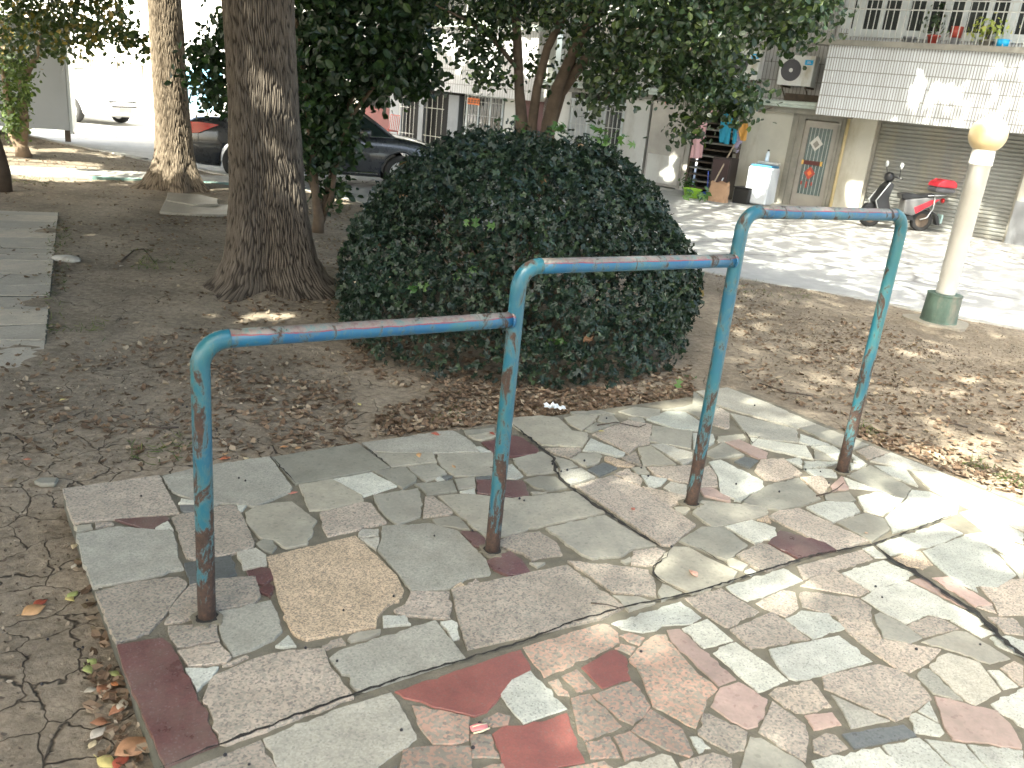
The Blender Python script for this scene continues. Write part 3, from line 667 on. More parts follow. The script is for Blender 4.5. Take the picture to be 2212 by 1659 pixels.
for k in range(3):
    a=loc(BB[k])+Zv*HT[k]; d=unit(BB[k+1]-BB[k]); e=loc(BB[k+1])+Zv*HT[k]
    a=a+d*(br+.004); e=e-d*(br+.004) if k==2 else e-d*(PR-.006)
    b=MB(); b.tube([a+(e-a)*u for u in np.linspace(0,1,8)],PR-.0006,24)
    if k<2: b.tube([e-d*.002,e+d*.006],PR+.004,20)
    o=b.build('rail',M['rail'],bars,True); fix(o)
# ---------------------------------------------------------------- bark and big trees
def barkmat(name,c0_,c1_,c2_,sc=1.,moss=None):
    m,t,b=nodes(name); a=N(t,'ShaderNodeAttribute',attribute_name='bk'); v=a.outputs['Vector']
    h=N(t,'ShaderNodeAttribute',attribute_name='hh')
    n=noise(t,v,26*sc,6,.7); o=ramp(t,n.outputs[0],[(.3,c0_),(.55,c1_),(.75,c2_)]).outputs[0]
    o=mixc(t,ramp(t,h.outputs['Fac'],[(.15,(.95,.95,.95)),(.65,(0,0,0))]).outputs[0],o,tuple(x*.4 for x in c0_))  # furrows coloured darker by depth: bark tone plus painted crease shade
    if moss: o=mixc(t,ramp(t,noise(t,v,3,5,.7).outputs[0],[(.5,(0,0,0)),(.7,(.6,.6,.6))]).outputs[0],o,moss)
    t.links.new(o,b.inputs['Base Color']); b.inputs['Roughness'].default_value=.95; b.inputs['Specular IOR Level'].default_value=.15
    bump(t,b,noise(t,v,60*sc,6,.7).outputs[0],.8,.008); return m
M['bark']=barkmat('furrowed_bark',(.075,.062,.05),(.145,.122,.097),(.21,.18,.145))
M['bark2']=barkmat('furrowed_sunlit_bark',(.15,.118,.085),(.26,.21,.155),(.35,.29,.215))  # bark colour lightened to stand in for sun on the second trunk
def voro(U,V,per,seed):
    r=np.random.default_rng(seed); J=r.uniform(.08,.92,(per,400,2)); iu=np.floor(U).astype(int); iv=np.floor(V).astype(int); f1=np.full(U.shape,9.);f2=f1.copy()
    for a in(-1,0,1):
        for c in(-1,0,1):
            j=J[(iu+a)%per,(iv+c)%400]; d=np.hypot(iu+a+j[...,0]-U,iv+c+j[...,1]-V); f2=np.where(d<f1,f1,np.minimum(f2,d)); f1=np.minimum(f1,d)
    return f2-f1
def trunk(name,base,axis,rad,zs,mat,parent,nu=760,nz=440,cells=116,amp=.0085,lob=.24,seed=1):
    """axis: centre offset as function of height, rad: radius as function of height above the base"""
    a=np.linspace(0,2*np.pi,nu,endpoint=False); z=np.linspace(zs[0],zs[1],nz); A,Zz=np.meshgrid(a,z)
    r0=np.interp(Zz,*rad); fl=np.clip(r0/rad[1][-1]-1,0,3)
    lobes=1+fl*lob*(np.cos(5*A+1.1+seed)*.5+np.cos(3*A+.4*seed)*.5+.35*np.cos(8*A+2))
    w_=vnoise(A/(2*np.pi)*64/4,Zz*4.5+9,seed+4,3)*.8
    n1=vnoise((A/(2*np.pi)*cells+w_)%64,Zz*5.2+20,seed,2); n2=vnoise((A/(2*np.pi)*cells*2+w_*1.5)%64,Zz*11+3,seed+1,2)
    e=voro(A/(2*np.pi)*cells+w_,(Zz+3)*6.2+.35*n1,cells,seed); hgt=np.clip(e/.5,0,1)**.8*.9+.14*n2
    ax=np.interp(Zz,axis[0],axis[1]); ay=np.interp(Zz,axis[0],axis[2])
    rr_=r0*lobes+amp*(hgt-.5)*2.2+.008*vnoise(A/(2*np.pi)*64/8,Zz*1.3,seed+9,2)*1.5
    X=ax+rr_*np.cos(A); Y=ay+rr_*np.sin(A)
    idx=np.arange(nu*nz).reshape(nz,nu); nxt=np.roll(idx,-1,1)
    Fc=np.stack([idx[:-1],nxt[:-1],nxt[1:],idx[1:]],-1).reshape(-1,4)
    bk=np.stack([.3*np.cos(A),.3*np.sin(A),Zz*.22],-1)
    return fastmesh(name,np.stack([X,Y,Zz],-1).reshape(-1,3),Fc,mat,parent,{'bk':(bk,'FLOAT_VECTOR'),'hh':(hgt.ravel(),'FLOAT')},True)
def limbs(name,paths,mat,parent,n=10):
    b=MB()
    for p,r in paths: b.tube(p,r,n)
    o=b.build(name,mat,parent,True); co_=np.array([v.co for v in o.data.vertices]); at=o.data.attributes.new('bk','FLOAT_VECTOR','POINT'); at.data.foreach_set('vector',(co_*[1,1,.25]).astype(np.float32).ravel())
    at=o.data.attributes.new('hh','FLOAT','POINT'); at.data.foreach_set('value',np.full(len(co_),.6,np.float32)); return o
T1=np.array([*(G(594,652,ZS)[:2]+np.array([-.15,.42])),ZS]); T2=np.array([*(G(374,418,ZS)[:2]+np.array([-.10,.4])),ZS])
tree1=thing('shade_tree','thick furrowed brown trunk standing just behind the lowest blue bar','tree',T1)
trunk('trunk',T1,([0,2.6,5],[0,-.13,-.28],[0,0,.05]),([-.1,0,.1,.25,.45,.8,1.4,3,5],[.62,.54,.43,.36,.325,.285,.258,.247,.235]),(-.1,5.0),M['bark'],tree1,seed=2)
tree2=thing('shade_tree','sunlit pale furrowed trunk by the road, left of the thick dark one','tree',T2)
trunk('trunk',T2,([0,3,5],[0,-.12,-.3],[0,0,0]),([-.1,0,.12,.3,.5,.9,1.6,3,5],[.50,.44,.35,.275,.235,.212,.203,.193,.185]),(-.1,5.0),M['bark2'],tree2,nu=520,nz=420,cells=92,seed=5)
M['leafhi']=leafmat('overhead_leaves',(.035,.06,.018),(.06,.10,.025),(.10,.14,.03),.5,.25)
# unseen canopy added for shade, not grown as real crowns: leaves set where their shadow keeps the garden, the road and the house shaded, gaps where the sun comes through
def gnd(P3): return P3[...,:2]-S[:2]*(P3[...,2:3]-ZS)/S[2]
SUNPX=[(2110,1110,130,95,.0),(2040,1180,120,35,.1),(2190,1190,60,80,.1),(1480,905,85,18,.0),(1560,885,40,14,.3),(1700,985,90,22,.35),(1875,1010,50,25,.1),(1660,1020,40,30,.55),(1950,1110,80,35,.1),
 (1900,1300,120,60,.78),(1700,1480,150,80,.9),(1980,1500,250,130,.8),(2100,1340,150,70,.6),
 (580,685,75,13,.0),(505,694,60,7,.1),(640,668,40,6,.0),(2030,905,55,13,0),(2080,972,85,16,0),(2120,925,70,12,.1),(2150,1035,70,18,.0),(1985,760,45,11,.1),(2140,830,80,14,.1),(1880,800,50,7,.5),(1750,720,40,6,.5),(1720,880,60,8,.5),
 (110,357,130,14,0),(60,345,80,12,.0),(200,382,190,11,.0),(360,398,130,9,.0),(240,331,80,7,.0),(30,325,60,14,.0),(60,372,120,9,.0),(130,322,60,5,.0),(740,425,70,14,.15),(700,412,60,5,0),
 (1690,545,30,5,.0),(1830,520,60,5,.0),(1900,545,50,6,.0),(2050,575,60,6,.05),(2130,585,60,6,.1),(2100,640,60,9,.0),(2180,660,60,9,0),(1900,610,70,7,.2),(2170,540,40,4,.1),(1740,505,45,4,.1),(1560,478,40,6,.0),(1620,520,50,5,.5),(1780,575,70,6,.4),(1980,640,60,7,.3),(1960,525,30,3,.1),(2150,740,70,7,.5)]
P3SUN=[(T1+[-.2,-.3,2.15],.16),(T1+[-.02,-.3,1.62],.2),(T1+[-.2,-.3,1.45],.12),(T1+[.12,-.3,1.05],.17),(T1+[.02,-.3,.95],.1),(T1+[-.15,-.3,1.95],.12)]
for a_ in ((1400,30,8.1,.3),(1350,75,8.2,.22),(1460,70,8.,.22),(1425,130,8.,.14),(1500,160,7.9,.12),(1380,150,8.0,.1)): P3SUN.append((AT(*a_[:3]),a_[3]))
for zz in np.arange(.35,2.9,.12): P3SUN.append((T2+[-.08,-.2,zz],.33))
pts3=np.array([gnd(np.array(p)) for p,r in P3SUN]); rad3=np.array([r for p,r in P3SUN])
def facP(x,y,k,r): s,z=FP(x,y,k); return (FL(s,k,z),r)
FSUN=[facP(2010,185,1.,.2),(facP(1985,205,1.,.3)),facP(2050,195,1.,.22),facP(1990,150,1.,.16),facP(1840,400,.1,.28),facP(1855,430,.1,.3),facP(1640,400,.5,.5),facP(1620,380,.5,.4),facP(1455,330,.1,.2),facP(1440,370,.1,.25),facP(1475,350,.1,.16),facP(1330,40,-1,.6),facP(1400,60,-1,.5)]
for i in range(26): FSUN.append(facP(random.uniform(930,1200),random.uniform(90,205),0,random.uniform(.12,.5)))
ptsF=np.array([gnd(p) for p,r in FSUN]); radF=np.array([r for p,r in FSUN])
def softT(xy,g):
    x,y=xy[:,0],xy[:,1]; f=np.clip((x-1020)/900,0,1)*np.clip((y-860)/120,0,1)*.25
    f=np.maximum(f,np.where((y<=860)&(x>1540)&(g[:,1]<kerb_y(g[:,0])),.10,0)); f=np.where((g[:,1]>=kerb_y(g[:,0]))&(x>1450)&(g[:,1]<19.5),.30,f); f=np.where((x>1950)&(x<2600)&(y>930)&(y<1280),.42,f)
    return f
def sunT(g):
    xy,wv=PX(np.c_[g,np.full(len(g),ZS)]); T=np.zeros(len(g))
    for x,y,a,c,k in SUNPX:
        inside=(((xy[:,0]-x)/a)**2+((xy[:,1]-y)/c)**2<1)&(wv>.3); T=np.where(inside,np.maximum(T,1-k),T)
    for P,r in ((pts3,rad3),(ptsF,radF)):
        d=np.sqrt(((g[:,None]-P[None])**2).sum(-1)); T=np.where((d<r).any(1),1.,T)
    T=np.where((g[:,0]<-7.5)&(g[:,1]>20.8),1.,T)      # open sky over the road at the left
    T=np.where((g[:,0]<-5.5)&(g[:,1]>22.),1.,T)
    T=np.where((g[:,0]>-14)&(g[:,0]<-7.8)&(g[:,1]>15.5)&(g[:,1]<20.8)&(xy[:,1]<312),0.,T)
    T=np.where((xy[:,0]>2300)&(g[:,1]<8)&(wv>.3),1.,T)   # and beyond the right side of the terrace
    return T
def canopy(cond,n,h0,h1,seed,high=False):
    r=np.random.default_rng(seed); g=np.stack([r.uniform(-13,16,n),r.uniform(-3,33,n)],-1); g=g[cond(g)]
    T=sunT(g); xy,wv=PX(np.c_[g,np.full(len(g),ZS)]); so_=np.where(wv>.3,softT(xy,g),0)
    if high: g=g[(T<.01)&(so_>.02)&(r.uniform(0,3.5,len(g))<-np.log(np.maximum(so_,.03)))]
    else: g=g[(T<.01)&(so_<=.02)|((T>.01)&(r.uniform(0,1,len(g))>T))]
    h=r.uniform(h0,h1,len(g)); P3=np.c_[g,np.full(len(g),ZS)]+S[None]*((h-ZS)/S[2])[:,None]
    xy,wv=PX(P3); vis=(wv>.2)&(xy[:,1]>-60)&(xy[:,0]>-60)&(xy[:,0]<2270); return P3[~vis]
near2=lambda g:(g[:,0]+.35*(g[:,1]-10)<-1.2)&(g[:,1]>9)
for tr,cond,sd,T_ in ((tree1,lambda g:~near2(g),31,T1),(tree2,near2,32,T2)):
    P3=canopy(cond,235000,4.6,7.8,sd)-T_; leafcloud('crown',P3,np.tile([0,0,1.],(len(P3),1)),.34,M['leafhi'],'quad',tr,.55,1.25,sd)  # added out-of-view leaves, shaped by the sun mask, hung on both trunks
    if tr is tree1:
        Q=canopy(lambda g:g[:,0]>-9,320000,10.,12.5,sd+5,True)-T_; leafcloud('unseen_shade_leaves',Q,np.tile([0,0,1.],(len(Q),1)),.22,M['leafhi'],'quad',tr,.55,1.2,sd+1)  # added unseen upper leaves, thinned to let soft partial sun through
    pa=[]; r=np.random.default_rng(sd); top=np.array([-.28,0,4.7])
    for i in range(16):
        q=P3[r.integers(len(P3))]; mid=top+(q-top)*.5+[0,0,.7]; pa.append(([top-[0,0,.3],top+(mid-top)*.4+[0,0,.3],mid,q],[.13,.09,.05,.02]))
    limbs('limb',pa,M['bark'],tr)
# ---------------------------------------------------------------- leafy trees seen at the top of the picture
M['mag']=leafmat('dark_evergreen_leaves',(.014,.032,.014),(.028,.058,.022),(.06,.11,.03),.36,.2)
M['osm']=leafmat('glossy_tree_leaves',(.018,.036,.018),(.04,.07,.032),(.12,.17,.05),.33,.25)
M['lft']=leafmat('yellowing_leaves',(.03,.05,.018),(.06,.09,.03),(.28,.2,.05),.4,.3)
M['ivy']=leafmat('pale_climber_leaves',(.06,.09,.03),(.12,.17,.05),(.22,.28,.09),.5,.35)
def polycloud(regs,leaf_n,leafsz,seed,spread=.16,droop=.4):
    """regs: (polygon in photo px, near distance, far distance, number of twigs)"""
    r=np.random.default_rng(seed); C=[]
    for poly,y0,y1,nc in regs:
        poly=np.array(poly,float); lo,hi=poly.min(0),poly.max(0); got=0
        while got<nc:
            p=r.uniform(lo,hi); 
            if inpoly(p[None],poly)[0]: C.append(AT(p[0],p[1],r.uniform(y0,y1))); got+=1
    C=np.array(C); P3=np.repeat(C,leaf_n,0); off=r.normal(0,1,P3.shape)*spread*[1,1,.75]; P3=P3+off
    Nn=unit(off/spread*.4+r.normal(0,1,P3.shape)*.5+np.array([-.3,-.6,.6])); return C,P3,Nn
def pxpath(pts,Y0,Y1=None):
    n=len(pts); Y1=Y0 if Y1 is None else Y1; return [AT(x,y,Y0+(Y1-Y0)*i/(n-1)) for i,(x,y) in enumerate(pts)]
# broad dark evergreen behind the thick trunk
B3=G(686,497,ZS); tree3=thing('evergreen_tree','dark evergreen with several thin stems behind the thick trunk, hiding the black car','tree',B3)
Yb=B3[1]
sp_=[([(686,505),(688,470),(682,420),(676,350),(668,260),(655,150),(640,40)],Yb,Yb-.3,(.075,.06,.045,.04,.035,.03,.02)),([(690,480),(702,440),(712,400),(728,330),(745,260),(775,160),(800,60)],Yb,Yb+.2,(.06,.05,.04,.035,.03,.025,.02)),
 ([(695,470),(716,425),(722,380),(735,310),(760,250),(820,170),(880,110)],Yb,Yb-.3,(.035,.03,.026,.024,.022,.018,.012)),([(684,440),(668,380),(655,310),(600,200),(520,150),(430,130)],Yb,Yb+.5,(.03,.026,.024,.02,.016,.01)),([(668,300),(600,240),(530,210),(460,190)],Yb,Yb+.4,(.022,.018,.014,.01))]
limbs('trunk',[([q-B3 for q in pxpath(p,a,c)],list(r)) for p,a,c,r in sp_],plain('smooth_grey_brown_bark',(.13,.095,.065),.9,var=.3,sc=8,bumps=.3),tree3)
regs=[([(640,-120),(960,-120),(935,45),(915,95),(900,130),(880,180),(820,222),(750,245),(650,262),(635,150)],Yb-.9,Yb+.9,330),([(640,225),(745,235),(725,300),(715,345),(695,365),(660,360),(640,320)],Yb-.3,Yb+.4,80),
 ([(870,110),(945,150),(928,182),(885,200)],Yb-.5,Yb+.3,18),([(480,60),(560,-60),(640,-100),(640,270),(560,235),(490,215),(440,180),(470,140)],Yb-.2,Yb+.9,110),
 ([(408,112),(440,92),(480,110),(480,160),(430,150),(410,140)],Yb-.2,Yb+.4,11),([(410,165),(450,175),(485,200),(482,235),(450,235),(440,205),(412,190)],Yb-.2,Yb+.4,9),([(470,60),(500,50),(500,120),(465,100)],Yb,Yb+.4,7),
 ([(712,395),(740,400),(730,425),(708,415)],Yb-.1,Yb+.1,4),([(735,290),(757,300),(742,345),(732,350)],Yb-.2,Yb,5)]
C,P3,Nn=polycloud(regs,30,.1,41,.12); leafcloud('crown',P3-B3,Nn,.09,M['mag'],'ell',tree3,.6,1.15,41)
# multi-stemmed tree behind the round bush
B4=AT(1163,345,8.7); B4[2]=ZS; tree4=thing('multi_stem_tree','four-stemmed tree rising behind the round bush, its leaves hanging over the bars','tree',B4); Y4=8.7
sp_=[([(1128,420),(1128,330),(1128,270),(1122,200),(1118,100),(1112,-20)],Y4,Y4-.1,(.075,.07,.062,.05,.045,.04)),([(1150,420),(1148,330),(1150,265),(1160,190),(1182,105),(1235,0)],Y4,Y4-.3,(.06,.055,.05,.045,.04,.03)),
 ([(1172,420),(1180,330),(1184,270),(1204,190),(1240,110),(1285,30),(1340,-40)],Y4,Y4-.4,(.085,.08,.07,.06,.05,.04,.03)),([(1190,270),(1212,200),(1262,130),(1320,90),(1400,60)],Y4,Y4-.5,(.06,.052,.045,.035,.025)),
 ([(1400,60),(1480,100),(1560,150),(1620,190)],Y4-.5,Y4-.7,(.025,.02,.014,.008)),([(1320,90),(1440,30),(1560,20),(1680,10)],Y4-.4,Y4-.6,(.03,.024,.02,.012)),([(1120,150),(1060,80),(1000,40),(940,10)],Y4-.1,Y4-.2,(.025,.02,.014,.008)),
 ([(1340,120),(1325,180),(1305,220)],Y4-.7,Y4-.8,(.012,.009,.005))]
limbs('trunk',[([q-B4 for q in pxpath(p,a,c)],list(r)) for p,a,c,r in sp_],plain('dark_brown_bark',(.10,.075,.055),.9,var=.35,sc=8,bumps=.4),tree4)
regs=[([(1230,-150),(1850,-150),(1810,25),(1770,55),(1730,75),(1680,80),(1610,110),(1560,160),(1590,185),(1575,225),(1500,228),(1440,205),(1360,195),(1310,150),(1240,90)],Y4-1.3,Y4+.5,620),
 ([(1060,-120),(1240,-150),(1245,70),(1150,60),(1100,90),(1060,20)],Y4-.6,Y4+.5,95),([(935,-80),(1070,-120),(1090,80),(1010,60),(950,40)],Y4-.4,Y4+.4,38),
 ([(1000,75),(1060,60),(1110,110),(1085,160),(1060,185),(1035,185),(1025,110)],Y4-.4,Y4+.2,24),([(985,50),(1020,90),(1000,110),(985,100)],Y4-.4,Y4,5),([(1130,110),(1180,130),(1170,190),(1140,170)],Y4-.2,Y4+.2,5),
 ([(1275,150),(1350,180),(1325,250),(1285,240),(1255,210),(1295,190)],Y4-.9,Y4-.5,17),([(1490,225),(1570,235),(1545,260),(1470,292),(1462,285)],Y4-.8,Y4-.4,11),([(1230,110),(1300,140),(1290,175),(1240,150)],Y4-.2,Y4+.2,8),
 ([(1560,170),(1635,195),(1625,232),(1595,250),(1560,235)],Y4-.9,Y4-.5,24),([(1690,55),(1750,70),(1700,108),(1685,90)],Y4-.7,Y4-.4,9)]
C,P3,Nn=polycloud(regs,24,.08,51,.10); leafcloud('crown',P3-B4,Nn,.066,M['osm'],'ell',tree4,.55,1.1,51)
# slim trees at the far left
B5=G(52,335,ZS); tree5=thing('slim_tree','slim crooked tree with a pale climber at its foot, beside the grey cabin','tree',B5); Y5=B5[1]
limbs('trunk',[([q-B5 for q in pxpath(p,Y5,Y5)],list(r)) for p,r in [([(52,340),(46,318),(30,290),(24,260),(18,210),(8,140),(0,60)],(.13,.1,.085,.08,.07,.05,.04)),([(46,330),(52,270),(50,220),(48,180),(62,150),(82,115),(90,60)],(.08,.07,.065,.06,.05,.035,.02)),([(50,170),(20,120),(-20,80)],(.04,.03,.02))]],plain('pale_peeling_bark',(.25,.18,.12),.9,var=.35,sc=5,bumps=.3),tree5)
regs=[([(-40,-120),(275,-120),(262,55),(240,75),(200,60),(190,85),(170,90),(120,120),(60,130),(-20,150)],Y5-1.2,Y5+1,175),([(235,55),(300,85),(310,105),(280,108),(240,80)],Y5-.5,Y5+.2,12),([(175,60),(205,60),(198,98),(180,85)],Y5-.5,Y5+.2,8)]
C,P3,Nn=polycloud(regs,24,.1,61,.16); leafcloud('crown',P3-B5,Nn,.1,M['lft'],'ell',tree5,.55,1.1,61)
C,P3,Nn=polycloud([([(0,100),(40,130),(70,140),(50,200),(46,280),(25,300),(5,240)],Y5-.35,Y5+.1,60)],15,.1,62,.1); leafcloud('climber',P3-B5,Nn,.09,M['ivy'],'ell',tree5,.5,1.,62)
B6=G(4,412,ZS); tree6=thing('slim_tree','dark leaning trunk at the left border above the side path','tree',B6); Y6=B6[1]
limbs('trunk',[([q-B6 for q in pxpath([(6,415),(6,370),(-4,330),(-20,280),(-40,200),(-60,60)],Y6,Y6)],[.11,.085,.075,.07,.06,.05])],plain('dark_bark',(.07,.05,.035),.9,var=.3,sc=8,bumps=.4),tree6)
C,P3,Nn=polycloud([([(-130,-160),(-30,-160),(-50,-20),(-130,0)],Y6-.8,Y6+.8,40)],15,.1,63,.17); leafcloud('crown',P3-B6,Nn,.12,M['lft'],'ell',tree6,.55,1.1,63)
# ---------------------------------------------------------------- round clipped holly bush
M['holly']=leafmat('holly_leaves',(.010,.023,.016),(.019,.037,.023),(.042,.07,.033),.36,.12,.4)
M['hollydry']=leafmat('dead_holly_leaves',(.25,.14,.08),(.35,.22,.13),(.45,.33,.2),.7,.2)
BC=np.array([-.05,6.09,ZS]); bush=thing('holly_bush','big round clipped holly bush behind the middle bar','bush',BC)
r=np.random.default_rng(77); n=30000; RB=1.34; HB=1.35
th=r.uniform(0,2*np.pi,n); cz=r.uniform(-.15,1,n); ph=np.arcsin(np.clip(cz,-1,1)); dep=1-np.abs(r.normal(0,.075,n))-(r.uniform(0,1,n)<.12)*r.uniform(0,.3,n)
bul=1+.02*np.sin(3*th+1)+.018*np.sin(5*th+ph*6)+.018*np.sin(11*th+9*ph)
Xr=np.cos(ph)**.86; P3=np.stack([RB*Xr*np.cos(th),RB*Xr*np.sin(th),.1+np.maximum(cz,-.05)*HB*1.0-0*cz],-1)*np.stack([dep*bul,dep*bul,np.where(cz>.1,dep*bul,1)],-1)
P3[:,2]=np.where(cz<.1,r.uniform(.02,.3,n),P3[:,2])
low=P3[:,2]<.34; sh=np.where(low,.97+.03*P3[:,2]/.34,1.); P3[:,0]*=sh;P3[:,1]*=sh
thin=vnoise(th*2.2+7,cz*5+3,12,3); keep=~(low&(r.uniform(0,1,n)<.5))&~((thin>.4)&(r.uniform(0,1,n)<.75)); P3=P3[keep]; Nn=unit(P3*[1,1,.9]+[0,0,.25])
leafcloud('foliage',P3,Nn,.060,M['holly'],'holly',bush,.1,.8,77)
k=r.choice(len(P3),32); leafcloud('dead_leaves',P3[k]*1.015,Nn[k],.075,M['hollydry'],'holly',bush,.5,1.,78)
M['fresh']=leafmat('fresh_green_leaves',(.04,.10,.025),(.07,.15,.035),(.12,.21,.06),.35,.3)
C=[]
for x,y,nn_ in ((1210,275,12),(1290,290,12),(1330,300,8),(1120,268,6),(1510,420,8),(1030,480,3),(1500,830,10),(1000,590,6),(1190,740,8),(900,620,4)):
    for i in range(nn_): C.append((x+r.normal(0,16),y+r.normal(0,8)))
C=np.array([AT(x,y,5.75 if y<320 else (5.4 if x>1480 else 4.9)) for x,y in C])-BC; 
k0=0
for nn_ in (12,12,8,6,8,3,10,6,8,4): leafcloud('young_shoot',C[k0:k0+nn_],np.tile([0,-.5,1.],(nn_,1)),.065,M['fresh'],'holly',bush,.3,1.,79+k0); k0+=nn_
pa=[]
for i in range(46):
    a=r.uniform(0,6.28); e=r.uniform(.35,1.35); q=np.array([math.cos(a)*math.cos(e)*1.15,math.sin(a)*math.cos(e)*1.15,.15+math.sin(e)*1.1]); s0=np.array([r.normal(0,.12),r.normal(0,.12),0]); pa.append(([s0,s0*.6+q*.4+[0,0,.05],q],[.014,.01,.004]))
b=MB()
for p,rr_ in pa: b.tube(p,rr_,6)
b.build('stems',plain('twig_bark',(.12,.09,.06),.9,var=.3,sc=20),bush,True)
# ---------------------------------------------------------------- lamp post
LB=G(2026,694,ZS); lamp=thing('garden_lamp','white garden lamp post with a cream globe on a green base by the road','lamp post',LB)
M['globe']=plain('yellowed_plastic_globe',(.66,.53,.31),.35,var=.04,sc=2)
M['lampw']=plain('lamp_post_white_paint',(.66,.655,.61),.5,var=.08,sc=3,dirt=(.33,.3,.24))
M['lampg']=plain('flaking_green_paint',(.075,.12,.095),.7,var=.3,sc=5,bumps=.3,dirt=(.19,.17,.14))
b=MB(); q=[(.3*math.cos(a)*(1+.12*math.sin(3*a)),.26*math.sin(a)*(1+.1*math.cos(5*a))) for a in np.linspace(0,6.28,26)[:-1]]; b.prism(q,-.05,.004,'xy'); o=b.build('footing',M['q'],lamp); fix(o)
def zof(y,x=2040):                      # height above LB that shows at photo y
    zs=np.linspace(-.2,2.6,1400); ys=[PX(np.array([LB[0],LB[1],ZS+z]))[0][1] for z in zs]; return float(zs[np.argmin(np.abs(np.array(ys)-y))])
zb=zof(634); zg0=zof(326); zg1=zof(254); sc_=LB[1]*1.03/1818
b=MB(); b.lathe([(.0,0),(.168,0),(.163,.02),(.155,zb-.02),(.158,zb-.012),(.158,zb),(.0,zb)],n=40); o=b.build('base',M['lampg'],lamp,False); fix(o)
zc=zof(355); b=MB(); b.lathe([(.0,zb),(.086,zb),(.086,zb+.012),(.089,zb+.02),(.092,zc-.01),(.102,zc-.005),(.102,zc+.006),(.100,zc+.02),(.097,zg0+.01),(.0,zg0+.01)],n=40); o=b.build('post',M['lampw'],lamp,True); fix(o)
rg=(zg1-zg0)/2*1.11; zc2=(zg0+zg1)/2-.005; b=MB(); b.lathe([(rg*1.0*math.cos(a),zc2+rg*math.sin(a)) for a in np.linspace(-1.15,1.5707,24)],n=44); o=b.build('globe',M['globe'],lamp,True); fix(o)
# ---------------------------------------------------------------- buildings across the road
def tilemat(name,c,grout,tw=.055,th=.25,g=.009,rough=.3):
    m,t,b=nodes(name); v=coord(t,(1,1,1),'Object',(R(90),0,0))
    tc=t.nodes.new('ShaderNodeTexCoord'); s=t.nodes.new('ShaderNodeSeparateXYZ'); t.links.new(tc.outputs['Object'],s.inputs[0])
    cb=t.nodes.new('ShaderNodeCombineXYZ'); ad=t.nodes.new('ShaderNodeMath'); t.links.new(s.outputs[0],ad.inputs[0]); t.links.new(s.outputs[1],ad.inputs[1]); t.links.new(ad.outputs[0],cb.inputs[0]); t.links.new(s.outputs[2],cb.inputs[1])
    br_=t.nodes.new('ShaderNodeTexBrick'); br_.offset=0; br_.inputs['Scale'].default_value=1; br_.inputs['Brick Width'].default_value=tw; br_.inputs['Row Height'].default_value=th; br_.inputs['Mortar Size'].default_value=g
    br_.inputs['Mortar Smooth'].default_value=.1; br_.inputs['Color1'].default_value=(*c,1); br_.inputs['Color2'].default_value=(*[x*.88 for x in c],1); br_.inputs['Mortar'].default_value=(*grout,1); t.links.new(cb.outputs[0],br_.inputs['Vector'])
    n=noise(t,coord(t,(1,1,.3)),1.1,6,.7); o=mixc(t,.6,br_.outputs[0],ramp(t,n.outputs[0],[(.35,(.80,.78,.73)),(.65,(1.05,1.05,1.05))]).outputs[0],'MULTIPLY')
    t.links.new(o,b.inputs['Base Color']); b.inputs['Roughness'].default_value=rough; return m
M['tile']=tilemat('white_strip_tiles',(.65,.69,.73),(.24,.23,.215))
M['tile2']=tilemat('white_narrow_tiles',(.62,.62,.63),(.30,.29,.28),.09,.4,.010)
M['plaster']=plain('stained_beige_plaster',(.50,.485,.42),.9,var=.12,sc=1.2,dirt=(.33,.29,.21),bumps=.1)
M['white']=plain('white_wall_paint',(.62,.61,.57),.8,var=.08,sc=1.5,dirt=(.45,.42,.36))
M['bright']=plain('sunny_white_facade',(.80,.78,.73),.8,var=.05,sc=1)
M['frame']=plain('white_window_frame',(.58,.62,.62),.45,var=.06)
M['pane']=plain('dark_window_glass',(.045,.05,.05),.08,var=.3,sc=1.5,spec=.8)
M['curt']=plain('curtained_window',(.45,.46,.46),.5,var=.15,sc=3)
M['bars']=plain('painted_grille_bars',(.50,.50,.47),.5,var=.15,sc=6)
M['shut']=plain('grey_roller_shutter',(.26,.265,.25),.5,var=.15,sc=1.5,metal=.2,dirt=(.33,.31,.25))
M['brown']=plain('weathered_brown_metal',(.23,.22,.19),.6,var=.25,sc=4,dirt=(.28,.26,.21))
M['steel']=plain('dull_steel',(.36,.34,.31),.42,metal=.45,var=.15,sc=2)
M['maroon']=plain('maroon_painted_door',(.10,.025,.022),.5,var=.2)
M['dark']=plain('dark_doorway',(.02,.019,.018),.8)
M['grey']=plain('grey_painted_metal',(.22,.23,.24),.5,var=.15,sc=2)
M['ledge']=plain('pale_green_gutter',(.48,.54,.49),.6,var=.2,sc=2,dirt=(.3,.28,.22))
M['rust']=plain('rusty_dark_iron',(.10,.075,.055),.8,var=.4,sc=6)
M['orange']=plain('orange_paper',(.75,.20,.06),.7); M['red']=plain('red_plastic',(.42,.07,.05),.4); M['gold']=plain('gold_paper',(.7,.45,.12),.5)
M['acw']=plain('air_conditioner_white',(.72,.73,.72),.5,var=.06,dirt=(.5,.47,.38)); M['acf']=plain('fan_grille_grey',(.10,.10,.115),.5); M['label']=plain('blue_label',(.02,.42,.80),.4); M['paper']=plain('white_marks',(.75,.8,.85),.5)
M['doorglass']=plain('teal_grey_door_glass',(.11,.15,.145),.2,var=.25,sc=4)
def LP(x,y,k=0.): s,z=FP(x,y,k); return s,z-ZR
def rect(x0,y0,x1,y1,k=0.):
    xm,ym=(x0+x1)/2,(y0+y1)/2; a=LP(x0,ym,k)[0];c=LP(x1,ym,k)[0]; z1=LP(xm,y0,k)[1]; z0=LP(xm,y1,k)[1]; return a,c,max(z0,0),z1
